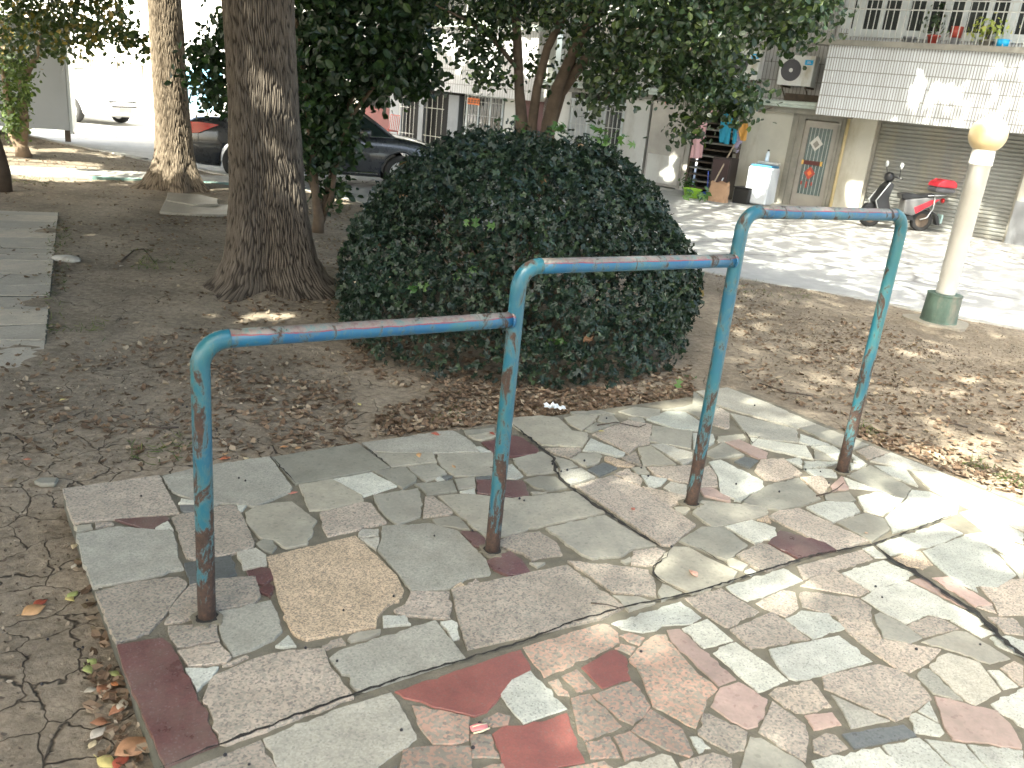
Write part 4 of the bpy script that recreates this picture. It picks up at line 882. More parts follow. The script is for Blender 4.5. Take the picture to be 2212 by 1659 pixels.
bld=thing('apartment_building','white-tiled apartment block across the road with a grey roller shutter and steel door','building',P0,RF)
def part(name,mat,boxes,parent,k=0,bev=0.):
    for q in boxes: b=MB(); b.box(*q,b=bev); o=b.build(name,mat,parent)
    return o
sX=LP(1183,150)[0]; sR=9.
sA,sB=LP(1733,300)[0],LP(1806,300)[0]; zd=LP(1765,262)[1]       # door opening
sh0,sh1=LP(1893,275)[0],LP(2180,490)[0]; gl=LP(1600,222,.1)[1]
zpan0=LP(1980,267,1.)[1]; zpan1=LP(1990,106,1.)[1]; sp0=LP(1760,250,1.)[0]
fr0,fr1=LP(1706,300)[0],LP(1822,300)[0]
part('wall',M['plaster'],[(LP(1583,330)[0],fr0,0,.3,0,gl),(fr1,sh0,0,.35,0,zpan0+.01),(sh1,sR,-.02,.35,0,zpan0+.01),(sh0,sh1,.27,.35,0,zpan0+.01),(sA-.05,sB+.05,.16,.3,0,gl)],bld)
part('wall',M['white'],[(LP(1344,280)[0],LP(1398,280)[0],0,.3,0,gl),(LP(1478,280)[0],LP(1498,280)[0],0,.3,0,gl),(sX,LP(1230,250)[0],.0,.3,0,gl)],bld)
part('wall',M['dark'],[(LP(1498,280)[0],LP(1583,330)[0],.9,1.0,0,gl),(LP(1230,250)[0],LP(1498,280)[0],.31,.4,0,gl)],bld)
part('upper_wall',M['tile2'],[(sX,sp0+.3,.55,.8,gl,8.5)],bld)
o=part('balcony_front',M['tile'],[(sp0,sR,-1.0,-.8,zpan0,zpan1),(sp0,sp0+.2,-.8,.55,zpan0,zpan1)],bld)
part('soffit',M['plaster'],[(sp0+.2,sR,-.8,.35,zpan0+.015,zpan0+.1)],bld)
zl=LP(1990,93,1.05)[1]; part('balcony_ledge',M['brown'],[(sp0-.35,sR,-1.1,-.72,zpan1,zl)],bld)
zw0=LP(2000,85,.75)[1]
part('upper_wall',M['tile'],[(sp0+.05,sR,-.7,-.5,zl-.02,zw0),(sp0+.05,sp0+.25,-.7,.5,zw0,8.5)],bld)
# windows over the balcony
wx=[(1822,1845),(1867,1899),(1909,1941),(1963,1994),(2007,2036),(2052,2079),(2089,2129),(2141,2174),(2199,2245)]
zt=zw0+1.55; b=MB(); s0=sp0+.27; ed=[(LP(a,42,.72)[0],LP(c,42,.72)[0]) for a,c in wx]
b.box(s0,sR,-.74,-.66,zw0,zw0+.15); b.box(s0,sR,-.74,-.66,zt,zt+.12)
last=s0
for a,c in ed:
    b.box(last,a,-.735,-.665,zw0+.15,zt); last=c
b.box(last,sR-3,-.735,-.665,zw0+.15,zt); win=b.build('window',M['frame'],bld)
for a,c in ed: part('pane',M['pane'],[(a,c,-.70,-.69,zw0+.15,zt)],win)
part('upper_wall',M['tile'],[(s0,sR,-.72,-.5,zt+.12,8.5)],bld)
b=MB(); x=sp0-.1; zr1=LP(1990,3,1.02)[1]+.02; zr0=LP(1990,22,1.02)[1]
while x<sR: b.tube([(x,-1.02,zl),(x,-1.02,zr1)],.009,6); x+=.115
for z in (zr0,zr1): b.tube([(sp0-.1,-1.02,z),(sR,-1.02,z)],.014,6)
b.build('balcony_rail',M['bars'],bld)
def pot(x,y,yt,col_,leafm,h,seed,label,nl=60,spread=.16,on=1.):
    s,z=LP(x,y,on-.12); p=FL(s,on-.12,zl+ZR); t=thing('flower_pot',label,'potted plant',p,0,'pots on the balcony ledge'); hh=abs(LP(x,yt,on-.12)[1]-zl); hh=max(.12,min(.25,hh))
    b=MB(); b.lathe([(0,0),(.08,0),(.115,hh),(.125,hh),(.125,hh-.03)],n=16); o=b.build('pot',col_,t,True)
    if nl:
        r=np.random.default_rng(seed); P=r.normal(0,1,(nl,3))*[spread,spread,h*.35]+[0,0,hh+h*.5]; leafcloud('leaves',P,P*[1,1,.3],.09,leafm,'ell',t,.4,1.,seed)
        b=MB()
        for i in range(5): b.tube([(0,0,hh-.02),(r.normal(0,spread*.6),r.normal(0,spread*.6),hh+h*.7)],.006,5)
        b.build('stem',M['rust'],t)
M['yel']=leafmat('yellow_green_leaves',(.25,.32,.06),(.42,.45,.12),(.55,.52,.2),.5,.3)
pot(2014,92,76,M['red'],M['osm'],.55,5,'red plastic pot with a tall thin plant on the balcony ledge',110,.13)
pot(1962,95,80,M['grey'],M['osm'],.05,6,'small empty grey pot on the balcony ledge, next to the red pot',0)
pot(2128,98,88,M['brown'],M['yel'],.32,7,'low pot of yellow-green leaves near the blue tub on the balcony ledge',150,.2)
s,z=LP(2066,70,.8); t=thing('plant_pot','red pot without a plant standing behind the balcony bars','pot',FL(s,.80,zl+ZR+.0),0); b=MB(); zz=LP(2066,82,.8)[1]-zl; b.lathe([(0,0),(.07,0),(.08,zz)],n=12); b.build('stand',M['grey'],t,True); b=MB(); b.lathe([(0,zz+.002),(.10,zz+.002),(.115,zz+.2),(.10,zz+.2)],n=14); b.build('pot',M['red'],t,True)
s,z=LP(2168,90,.9); b=MB(); b.lathe([(0,0),(.10,0),(.13,.13),(.12,.13)],n=16); o=b.build('small_tub',M['label'],None,True); o.location=FL(s,.92,zl+ZR); tag(o,'small blue and white tub on the balcony ledge beside the yellow-green plant','tub')
# door
b=MB(); b.box(fr0,sA-.0,-.04,.12,0,zd+.25,0); b.box(sB,fr1,-.04,.12,0,zd+.25); b.box(sA,sB,-.04,.12,zd+.03,zd+.25); b.box(fr0+.08,fr0+.14,-.07,-.04,0,zd+.2); b.box(fr1-.14,fr1-.08,-.07,-.04,0,zd+.2)
b.build('door_frame',M['brown'],bld)
b=MB(); w_=.11; b.box(sA,sA+w_,.02,.08,.02,zd); b.box(sB-w_,sB,.02,.08,.02,zd); b.box(sA+w_,sB-w_,.02,.08,zd-.14,zd); zk=LP(1740,420)[1]; b.box(sA+w_,sB-w_,.02,.08,.02,zk)
door=b.build('door',M['steel'],bld); part('door_glass',M['doorglass'],[(sA+w_,sB-w_,.05,.06,zk,zd-.14)],door)
b=MB(); x=sA+w_+.06
while x<sB-w_-.02: b.tube([(x,.042,zk),(x,.042,zd-.14)],.006,5); x+=.085
b.build('door_bars',M['frame'],door)
def dia(cx_,cz_,r,y,m,name): b=MB(); b.prism([(cx_-r,cz_),(cx_,cz_-r*1.15),(cx_+r,cz_),(cx_,cz_+r*1.15)],y-.004,y,'xz'); return b.build(name,m,door)
s,z=LP(1763,310); dia(s,z,.15,.018,M['white'],'sticker'); dia(s,z-.02,.075,.012,M['brown'],'sticker')
s,z=LP(1748,374); dia(s,z,.13,.018,M['red'],'sticker'); dia(s,z,.06,.012,M['orange'],'sticker')
s,z=LP(1753,352); part('paper_scroll',M['maroon'],[(s-.19,s+.19,.01,.018,z-.045,z+.045)],door); part('paper_scroll',M['gold'],[(s-.24,s-.19,.01,.018,z-.05,z+.05),(s+.19,s+.24,.01,.018,z-.05,z+.05)],door)
for dx in(-.12,0,.12): b=MB(); b.tube([(s+dx-.03,.012,z-.42),(s+dx-.03,.012,z-.50-.06*(dx==0))],.018,6); b.build('tassel',M['red'],door)
part('doorstep',M['kerb'],[(fr0-.1,fr1+.1,-.35,0,0,.07)],bld)
b=MB(); b.tube([(fr1+.05,-.06,0),(fr1+.05,-.06,zpan0)],.035,10); b.build('drainpipe',plain('yellowed_pipe',(.55,.45,.25),.5,var=.2,sc=3),bld,True)
# roller shutter
prof=[]; z=0.; 
while z<zpan0-.02: prof+=[(.19,z),(.165,z+.02),(.165,z+.055),(.19,z+.075)]; z+=.08
b=MB(); n=len(prof); b.add([(sh0+.03,y,z) for y,z in prof]+[(sh1-.03,y,z) for y,z in prof],[(i,i+1,n+i+1,n+i) for i in range(n-1)]); b.build('roller_shutter',M['shut'],bld)
part('shutter_guide',M['brown'],[(sh0,sh0+.06,.06,.26,0,zpan0),(sh1-.06,sh1,.06,.26,0,zpan0)],bld)
part('pilaster_base',M['grey'],[(sh1+.0,sh1+.55,-.08,-.021,0,.85)],bld)
# air conditioners
def ac(x0,y0,x1,y1,label,fan=True):
    a,c,z0,z1=rect(x0,y0,x1,y1,.0); k=.0; W=.80; a=c-W; t=thing('air_conditioner',label,'air conditioner',FL(a,0,z0+ZR),RF,'outdoor air conditioner units'); hh=z1-z0
    b=MB(); b.box(0,W,0,.28,0,hh,0,.012); b.build('casing',M['acw'],t)
    cx_=W*.36; cz_=hh*.5; rr_=hh*.36; b=MB(); b.lathe([(0,-.004),(rr_,-.004),(rr_,-.012),(0,-.012)],(cx_,0,cz_),36,1)
    for q in range(6): rq=rr_*(q+1)/6.5; b.tube([(cx_+rq*math.cos(u),-.016,cz_+rq*math.sin(u)) for u in np.linspace(0,6.283,30)],.004,4)
    fan_=b.build('fan_grille',M['acf'],t); b=MB(); b.lathe([(0,-.02),(rr_*.17,-.02),(rr_*.2,-.01),(0,-.01)],(cx_,0,cz_),16,1); b.build('fan_hub',M['acw'],fan_)
    b=MB(); b.box(W*.72,W*.95,-.004,0,hh*.70,hh*.86); lb=b.build('label_sticker',M['label'],t); b=MB(); b.box(W*.78,W*.9,-.007,-.004,hh*.75,hh*.77); b.box(W*.79,W*.88,-.007,-.004,hh*.79,hh*.81); b.build('label_marks',M['paper'],lb)
    b=MB()
    for x in(.12,W-.12): b.box(x-.02,x+.02,.02,.55,-.04,-.001); b.tube([(x,.05,-.03),(x,.52,-.4)],.015,5)
    b.build('bracket',M['rust'],t)
ac(1691,119,1757,186,'white air conditioner unit with blue sticker, nearest the balcony')
ac(1590,106,1640,172,'white air conditioner unit half hidden behind the tree leaves')
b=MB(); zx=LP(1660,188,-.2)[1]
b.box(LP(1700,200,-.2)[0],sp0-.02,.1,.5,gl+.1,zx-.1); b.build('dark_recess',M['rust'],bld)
# gutter ledge of the ground floor
b=MB(); zl2=LP(1600,203,.3)[1]; b.box(sX+.05,sp0-.02,-.3,.56,gl,gl+.05); b.tube([(sX+.05+(sp0-.07-sX)*i/12,-.3,(gl+zl2)/2+.015*math.sin(i*1.7)) for i in range(13)],.05,10); b.build('gutter_ledge',M['ledge'],bld)
part('ledge_edge',M['brown'],[(sX+.05,sp0+.5,-.16,-.01,gl-.12,gl-.002)],bld)
# ground floor left of the shelves
a,c,z0,z1=rect(1398,237,1479,420); b=MB(); b.box(a,c,-.03,.05,.03,gl-.12); mdoor=b.build('metal_door',M['steel'],bld)
part('door_panel',M['white'],[(a+.06,c-.06,-.05,-.03,.1,z1*.42)],mdoor)
def grille(x0,x1,y0,y1,pitch,parent,rails=3,k=0.,yy=None,mat='bars'):
    a,c,z0,z1=rect(x0,y0,x1,y1,k); b=MB(); x=a
    while x<=c: b.tube([(x,-k-.06,z0),(x,-k-.06,z1)],.011,5); x+=pitch
    for i in range(rails): z=z0+(z1-z0)*(i+.5)/rails; b.tube([(a,-k-.06,z),(c,-k-.06,z)],.01,5)
    return b.build('window_grille',M[mat],parent),(a,c,z0,z1)
def window(x0,x1,y0,y1,parent,mats,k=0.,pitch=.13):
    a,c,z0,z1=rect(x0,y0,x1,y1,k); b=MB(); n=len(mats); w_=(c-a)/n
    b.box(a-.05,c+.05,-k-.02,-k+.06,z1,z1+.06); b.box(a-.05,c+.05,-k-.02,-k+.06,z0-.06,z0)
    for i in range(n+1): b.box(a+w_*i-.03,a+w_*i+.03,-k-.02,-k+.06,z0,z1)
    wn=b.build('window',M['frame'],parent)
    for i,mm in enumerate(mats): part('pane',M[mm],[(a+w_*i+.03,a+w_*(i+1)-.03,-k,-k+.02,z0,z1)],wn)
    g,_=grille(x0-3,x1+3,y0-4,y1+4,pitch,wn,3,k); return wn
window(1232,1343,222,322,bld,['curt','curt','pane'])
# second building, left of the tree
bl2=thing('apartment_building','white-tiled block seen between the leafy trees, with barred windows and a maroon door','building',FL(sX,0,ZR),RF)
sl0=LP(640,150)[0]-sX; z20=LP(1010,203,.5)[1]; z21=LP(1010,60,.5)[1]
def P2(name,mat,x0,y0,x1,y1,k0,k1): a,c,z0,z1=rect(x0,y0,x1,y1,k0); return part(name,mat,[(a-sX,c-sX,-k0,-k1,z0,z1)],bl2)
part('balcony_front',M['tile2'],[(sl0,-.02,-.5,-.3,z20,z21),(-.22,-.02,-.3,.0,z20,z21)],bl2)
part('upper_wall',M['white'],[(sl0,0,.0,.3,z20+.02,8.5)],bl2); part('balcony_ledge',M['ledge'],[(sl0,0,-.65,-.25,z21,z21+.14)],bl2)
b=MB(); x=sl0
while x<-.05: b.tube([(x,-.55,z21+.1),(x,-.55,z21+1.3)],.018,5); x+=.16
for z in(z21+.35,z21+1.3): b.tube([(sl0,-.55,z),(-.05,-.55,z)],.02,5)
b.build('balcony_rail',M['bars'],bl2)
part('window',M['pane'],[(LP(925,25)[0]-sX,LP(1150,30)[0]-sX,-.02,-.001,z21+.3,z21+2.2)],bl2)
part('soffit',M['plaster'],[(sl0,0,-.3,.0,z20+.005,z20+.1)],bl2)
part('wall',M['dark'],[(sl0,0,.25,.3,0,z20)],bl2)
part('wall',M['white'],[(LP(1088,250)[0]-sX,LP(1112,250)[0]-sX,0,.25,0,z20)],bl2)
P2('door',M['maroon'],1112,206,1183,420,0,-.1)
P2('wall',M['plaster'],1060,290,1110,420,0,-.2); 
def W2(x0,x1,y0,y1,mats):
    w_=window(x0,x1,y0,y1,bl2,mats); w_.location=(-sX,0,0); return w_
wn=W2(1008,1085,210,292,['pane','pane','pane'])
a,c,z0,z1=rect(1010,212,1036,226,.1); sg=part('paper_sign',M['orange'],[(a-sX,c-sX,-.1,-.09,z0,z1)],bl2)
b=MB()
for i in range(4):
    x=a-sX+(c-a)*(i+.5)/4; b.box(x-.05,x+.05,-.106,-.1,z0+(z1-z0)*.25,z0+(z1-z0)*.38); b.box(x-.012,x+.012,-.108,-.1,z0+(z1-z0)*.2,z0+(z1-z0)*.8); b.box(x-.05,x+.05,-.106,-.1,z0+(z1-z0)*.6,z0+(z1-z0)*.7)
b.build('sign_lettering',M['rust'],sg)
P2('pillar',M['grey'],963,205,985,420,.02,-.2); P2('pillar',M['grey'],900,203,910,420,.1,-.1)
g,_=grille(912,960,203,330,.22,bl2,2,.0,mat='plaster'); g.location=(-sX,0,0)
g,_=grille(865,898,203,330,.16,bl2,2,.0,mat='white'); g.location=(-sX,0,0)
P2('door',M['maroon'],780,230,838,420,0,-.1); P2('pillar',M['grey'],838,203,864,420,.0,-.2)
P2('wall',M['white'],640,200,775,420,0,-.2)
# far building at the left, in full sun
s9=LP(-420,150)[0]; s8=LP(655,150)[0]; bl3=thing('apartment_building','sun-bleached white building far beyond the parked white car','building',FL(s9,0,ZR),RF)
zz0=LP(230,131)[1]; 
part('wall',M['bright'],[(0,s8-s9,0,.4,zz0,12)],bl3)
ops=[(163,208),(210,222),(240,262),(292,312),(318,326),(340,352)]; b=MB(); last=0
for a,c in ops:
    A,C_=LP(a,160)[0]-s9,LP(c,160)[0]-s9; b.box(last,A,0,.4,0,zz0-.001); zs_=LP((a+c)/2,182)[1]; b.box(A,C_,0,.4,0,zs_); last=C_
b.box(last,s8-s9,0,.4,0,zz0-.001); b.build('wall',M['bright'],bl3)
for a,c in ops:
    A,C_=LP(a,160)[0]-s9,LP(c,160)[0]-s9; zs_=LP((a+c)/2,182)[1]; wn=part('window',M['brown'],[(A,C_,.3,.35,zs_,zz0)],bl3); b=MB(); x=A+.1
    while x<C_: b.tube([(x,.1,zs_),(x,.1,zz0)],.03,5); x+=.22
    b.build('window_grille',M['plaster'],wn)
part('upper_window',M['curt'],[(1.5+i*3.6,3.1+i*3.6,-.02,-.001,zz0+1.3,zz0+2.8) for i in range(9)],bl3)
a,c,z0,z1=rect(398,148,480,176); t=thing('awning','blue awning on the sunlit wall between the two big trunks','awning',FL(a,0,z0+ZR),RF); b=MB(); b.prism([(-.0,.0),(-.9,.0),(-.9,.12),(0,z1-z0)],0,c-a,'yz'); b.build('canopy',plain('faded_blue_sheet',(.15,.38,.55),.6,var=.1),t); 
for xx in(.1,c-a-.1): b=MB(); b.tube([(xx,-.85,-z0+.02),(xx,-.85,0)],.03,6); b.build('pole',M['bars'],t)
a,c,z0,z1=rect(420,178,482,235); t=thing('shop_panel','light blue metal panel under the blue awning','panel',FL(a,.3,ZR),RF); b=MB(); b.box(0,c-a,0,.06,.1,z1,0,.01); b.build('board',plain('pale_blue_sheet',(.35,.6,.75),.6),t); b=MB(); b.box(.05,.1,.0,.05,0,.1); b.box(c-a-.1,c-a-.05,0,.05,0,.1); b.build('foot',M['bars'],t)
# grey cabin at the left
CR=G(159,302,ZS); ctop=AT(143,62,CR[1]); hc=ctop[2]-ZS; cab=thing('metal_cabin','light grey sheet-metal cabin with a dark roof behind the crooked tree','cabin',CR,R(26))
b=MB(); b.box(-1.05,-.06,0,2.2,.17,hc,0); b.box(-3.4,-1.06,0,2.2,.17,hc); b.build('wall_panel',plain('grey_sheet_metal',(.45,.47,.48),.45,var=.05,sc=1.5,dirt=(.36,.34,.3)),cab)
part('corner_trim',M['frame'],[(-.05,0,-.015,2.2,.12,hc),(-3.45,-3.4,-.015,2.2,.12,hc)],cab)
b=MB(); b.box(-3.6,.55,-.35,2.4,hc+.002,hc+.12); b.build('roof',M['dark'],cab)
part('foot',M['rust'],[(x-.05,x+.05,y-.05,y+.05,-.05,.17) for x in(-3.3,-2.2,-1.0,-.1) for y in(.1,2.0)],cab)
# ---------------------------------------------------------------- cars
import bmesh
M['glass']=plain('car_window_glass',(.02,.03,.028),.05,var=.1,spec=1.); M['tyre']=plain('tyre_rubber',(.03,.03,.03),.85,var=.2,sc=10); M['alloy']=plain('alloy_rim',(.62,.62,.62),.3,metal=.8); M['chrome']=plain('chrome_trim',(.7,.7,.7),.15,metal=1.)
M['tail']=plain('red_tail_lamp',(.5,.01,.015),.12,spec=.8); M['hl']=plain('headlamp_glass',(.6,.63,.65),.08,spec=1.); M['blk']=plain('black_plastic',(.02,.02,.02),.6)
def car(name,paint,label,cat,loc_,rz,group):
    t=thing(name,label,cat,loc_,rz,group)
    st=[(0.0,.42,.62,.60),(.03,.30,.80,.74),(.10,.24,.98,.81),(.30,.2,1.06,.865),(.75,.2,1.07,.895),(1.3,.2,1.03,.91),(2.3,.2,.98,.915),(3.2,.2,.955,.91),(3.55,.2,.96,.905),(3.95,.2,.93,.895),(4.35,.2,.85,.865),(4.62,.22,.74,.80),(4.76,.28,.62,.70),(4.8,.38,.52,.6)]
    b=MB(); cs=[(0,0),(.80,0),(.95,.06),(.99,.28),(1.0,.50),(.975,.72),(.945,.90),(.86,.985),(.55,1.01),(0,1.03)]
    rings=[]
    for x,zb,zt_,hw in st:
        ring=[]
        for u,v_ in cs: ring.append((x-2.4,u*hw,zb+(zt_-zb)*v_))
        for u,v_ in cs[-2:0:-1]: ring.append((x-2.4,-u*hw,zb+(zt_-zb)*v_))
        rings.append(ring)
    n=len(rings[0]); vs=[p for r_ in rings for p in r_]; fs=[(i*n+k,i*n+(k+1)%n,(i+1)*n+(k+1)%n,(i+1)*n+k) for i in range(len(rings)-1) for k in range(n)]+[tuple(range(n)),tuple((len(rings)-1)*n+k for k in range(n))]
    b.add(vs,fs); o=b.build('body',paint,t,True); fix(o)
    md=o.modifiers.new('s','SUBSURF'); md.levels=md.render_levels=2
    cut=MB()
    for x in(.98,3.78): cut.lathe([(0,-1.2),(.375,-1.2),(.375,1.2),(0,1.2)],(x-2.4,0,.32),40,1)
    cu=cut.build('cutter',paint); fix(cu,True); bo=o.modifiers.new('b','BOOLEAN'); bo.object=cu; bo.operation='DIFFERENCE'; bo.solver='EXACT'
    cu.parent=t; bpy.context.view_layer.update(); dg=bpy.context.evaluated_depsgraph_get(); me=bpy.data.meshes.new_from_object(o.evaluated_get(dg)); o.modifiers.clear(); o.data=me; bpy.data.objects.remove(cu)
    me.polygons.foreach_set('use_smooth',[True]*len(me.polygons))
    # cabin
    def gh(zs0,w0,w1,x0,x1,x2,x3,zt_): return [(x0-2.4,w0*.93,zs0),(x0-2.4,-w0*.93,zs0),(x3-2.4,-w0*.95,zs0-.06),(x3-2.4,w0*.95,zs0-.06),(x1-2.4,w1*.93,zt_-.02),(x1-2.4,-w1*.93,zt_-.02),(x2-2.4,-w1,zt_),(x2-2.4,w1,zt_)]
    b=MB(); lo=[(.72,.80,1.03),(1.25,.84,1.0),(2.2,.865,.955),(3.1,.85,.94),(3.62,.78,.945)]; hi=[(1.32,.60,1.40),(1.65,.63,1.435),(2.2,.645,1.45),(2.65,.63,1.435),(2.92,.60,1.40)]
    vs=[];
    for (x,w_,z) in lo: vs+=[(x-2.4,w_,z),(x-2.4,-w_,z)]
    for (x,w_,z) in hi: vs+=[(x-2.4,w_,z),(x-2.4,-w_,z)]
    fs=[]
    for i in range(4):
        a=2*i; fs+=[(a,a+2,a+12,a+10),(a+1,a+11,a+13,a+3),(a+10,a+12,a+13,a+11)]
    fs+=[(0,10,11,1),(8,9,19,18)]; b.add(vs,fs); o=b.build('windows',M['glass'],t,False); fix(o)
    b=MB(); V=[np.array(v) for v in vs]
    for sgn in(0,1):
        A=lambda i:V[i+sgn]
        b.tube([A(8)+[.02,0,-.02],(A(8)+A(18))/2+[0,0,.005],A(18)+[0,0,.0]],[.035,.03,.03],8); b.tube([A(0),(A(0)+A(10))/2,A(10)],[.09,.06,.045],8); b.tube([(A(4)+A(2))/2*[1,1.005,1],(A(14)+A(12))/2*[1,1.01,1]],[.035,.03],8)
        b.tube([A(10),A(12),A(14),A(16),A(18)],.03,8)
    rv=[V[10],V[11],V[12],V[13],V[14],V[15],V[16],V[17],V[18],V[19]]; rv=[p+[0,0,.018] for p in rv]; b.add(rv,[(2*i,2*i+2,2*i+3,2*i+1) for i in range(4)])
    b.build('roof',paint,t,True)
    b=MB()
    for s_ in(1,-1): b.tube([(x-2.4,s_*(w_+.022),z-.005) for x,w_,z in lo],.011,6); b.tube([(1.3-2.4,s_*.915,.30),(2.3-2.4,s_*.922,.30),(3.35-2.4,s_*.915,.30)],.016,6)
    b.build('trim',M['chrome'],t)
    for s_ in(1,-1):
        b=MB(); b.lathe([(0,-.11),(.05,-.10),(.075,-.03),(.078,.06),(.05,.09),(0,.1)],(3.1-2.4,s_*1.0,1.0),14,0); mo=b.build('mirror',paint,t,True); b=MB(); b.tube([(3.15-2.4,s_*.87,.95),(3.12-2.4,s_*.97,.985)],.02,6); b.build('mirror_arm',M['blk'],mo)
        for x in(1.55,2.6):
            b=MB(); b.tube([(x-2.4,s_*.925,.83),(x-2.37,s_*.955,.835),(x-2.25,s_*.955,.835),(x-2.22,s_*.925,.83)],.012,6); b.build('door_handle',M['chrome'],t)
        b=MB(); y0=s_*.74
        b.add([(.0-2.4+.03,s_*.50,.74),(.06-2.4,s_*.775,.74),(.32-2.4,s_*.872,.77),(.66-2.4,s_*.905,.93),(.35-2.4,s_*.872,.95),(.07-2.4,s_*.76,.93),(.03-2.4,s_*.50,.92)],[(0,1,5,6),(1,2,4,5),(2,3,4)])
        for v_i in range(len(b.v)): x,y,z=b.v[v_i]; b.v[v_i]=(x-.03,y*1.03,z)
        b.build('tail_lamp',M['tail'],t,True)
        b=MB(); b.lathe([(0,-.20),(.05,-.15),(.085,0),(.06,.14),(0,.22)],(4.42-2.4,s_*.70,.715),14,0); b.v=[(x,y+ s_*(-(x-2.02)*.28),z-(x-2.02)*.18) for x,y,z in b.v]; b.build('headlamp',M['hl'],t,True)
        b=MB(); b.lathe([(0,-.05),(.05,-.03),(.06,.03),(0,.05)],(4.66-2.4,s_*.62,.36),12,0); b.build('fog_lamp',M['blk'],t,True)
        for x in(.98,3.78):
            c=(x-2.4,s_*.80,.32); b=MB(); b.lathe([(.215,-.095),(.29,-.105),(.315,-.085),(.32,0),(.315,.085),(.29,.105),(.215,.095)],c,36,1,0,False); wh=b.build('wheel',M['tyre'],t,True)
            b=MB(); b.lathe([(.205,-.08),(.225,-.09),(.225,.09),(.205,.08)],c,36,1); yy=c[1]+s_*.055
            for q in range(10):
                a=q*math.pi/5+.2; d=np.array([math.cos(a),0,math.sin(a)]); n_=np.array([-math.sin(a),0,math.cos(a)]); C_=np.array([c[0],yy+s_*.03,c[2]])
                b.add([C_+d*.03-n_*.02,C_+d*.03+n_*.02,C_+d*.215+n_*.028,C_+d*.215-n_*.028]+[C_+[0,-s_*.04,0]+d*.03-n_*.02,C_+[0,-s_*.04,0]+d*.03+n_*.02,C_+[0,-s_*.04,0]+d*.215+n_*.028,C_+[0,-s_*.04,0]+d*.215-n_*.028],[(0,1,2,3),(0,4,5,1),(1,5,6,2),(2,6,7,3),(3,7,4,0)])
            b.lathe([(0,-.01),(.05,-.01),(.05,.01),(0,.01)],(c[0],yy,c[2]),16,1); b.build('rim',M['alloy'],wh)
            b=MB(); b.lathe([(0,-.01),(.2,-.01),(.2,.01),(0,.01)],(c[0],c[1]-s_*.03,c[2]),24,1); b.build('brake_disc',M['blk'],wh)
    b=MB(); b.add([(4.775-2.4,-.42,.50),(4.775-2.4,.42,.50),(4.70-2.4,.50,.66),(4.70-2.4,-.50,.66)],[(0,1,2,3)]); b.v=[(x+.03,y,z) for x,y,z in b.v]; gr=b.build('radiator_grille',M['blk'],t); b=MB(); b.box(4.81-2.4,4.83-2.4,-.22,.22,.36,.48); b.build('number_plate',M['bars'],t)
    return t
def paintmat(name,c,r_=.12):
    m,t,b=nodes(name); b.inputs['Base Color'].default_value=(*c,1); b.inputs['Roughness'].default_value=r_; b.inputs['Coat Weight'].default_value=1.; b.inputs['Coat Roughness'].default_value=.04
    n=noise(t,coord(t),6,6,.7); t.links.new(ramp(t,n.outputs[0],[(.3,(r_,)*3),(.7,(r_+.18,)*3)]).outputs[0],b.inputs['Roughness']); return m
wf=G(850,392,ZR); ang=R(17); hd=np.array([math.cos(ang),math.sin(ang),0]); rgt=np.array([hd[1],-hd[0],0])
c1=wf-hd*(3.78-2.4)-rgt*.82; c1=c1*(15.9/ (wf[1]))  ; c1[2]=ZR
car('parked_car',paintmat('black_car_paint',(.032,.035,.040),.2),'black sedan parked beyond the thick trunk, front end by the round bush','car',c1,ang,'cars parked across the road')
wf=G(160,264,ZR); ang=RF+R(16); hd=np.array([math.cos(ang),math.sin(ang),0]); rgt=np.array([hd[1],-hd[0],0]); c2=wf-hd*(3.78-2.4)-rgt*.82; c2[2]=ZR
car('parked_car',paintmat('white_car_paint',(.75,.75,.75),.25),'white car in full sun, nose showing right of the grey cabin','car',c2,ang,'cars parked across the road')
# ---------------------------------------------------------------- scooter
wr=G(1983,499,ZR); wfr=G(1874,489,ZR); hd=unit(wfr-wr); L=np.linalg.norm(wfr-wr); sct=thing('electric_scooter','black and red electric scooter with a red top box, parked at the roller shutter','scooter',(wr+wfr)/2,math.atan2(hd[1],hd[0]))
hl=L/2; rw=.225
def wheel(x,name='wheel'):
    b=MB(); b.lathe([(.14,-.045),(.19,-.05),(rw,-.03),(rw,.03),(.19,.05),(.14,.045)],(x,0,rw),28,1,0,False); wh=b.build(name,M['tyre'],sct,True); b=MB(); b.lathe([(0,-.03),(.14,-.04),(.14,.04),(0,.03)],(x,0,rw),20,1); b.build('rim',M['rust'],wh)
wheel(-hl); wheel(hl)
RED=plain('scooter_red_plastic',(.55,.03,.05),.25); BLK=plain('scooter_black_plastic',(.022,.023,.026),.3); SIL=plain('scooter_silver',(.55,.57,.58),.35,metal=.5); WHT=plain('scooter_grey_plastic',(.16,.16,.16),.35)
b=MB(); b.prism([(hl-.33,.22),(hl-.18,.22),(hl-.02,.42),(hl+.02,.55),(hl-.12,.85),(hl-.22,.95),(hl-.30,.9),(hl-.25,.6),(hl-.36,.35)],-.15,.15); o=b.build('front_shield',BLK,sct); fix(o); bv=o.modifiers.new('b','BEVEL'); bv.width=.03; bv.segments=2
b=MB(); b.tube([(hl-.14,.13,.24),(hl+.03,.16,.55),(hl-.20,.14,.93)],.012,6); b.tube([(hl-.14,-.13,.24),(hl+.03,-.16,.55),(hl-.20,-.14,.93)],.012,6); b.build('shield_trim',SIL,sct,True)
b=MB(); b.prism([(-hl+.25,.22),(hl-.3,.22),(hl-.3,.29),(-hl+.25,.30)],-.14,.14); o=b.build('footboard',BLK,sct); fix(o)
b=MB(); b.tube([(hl,.07,rw),(hl-.1,.06,.55)],.02,8); b.tube([(hl,-.07,rw),(hl-.1,-.06,.55)],.02,8); b.build('fork',BLK,sct,True)
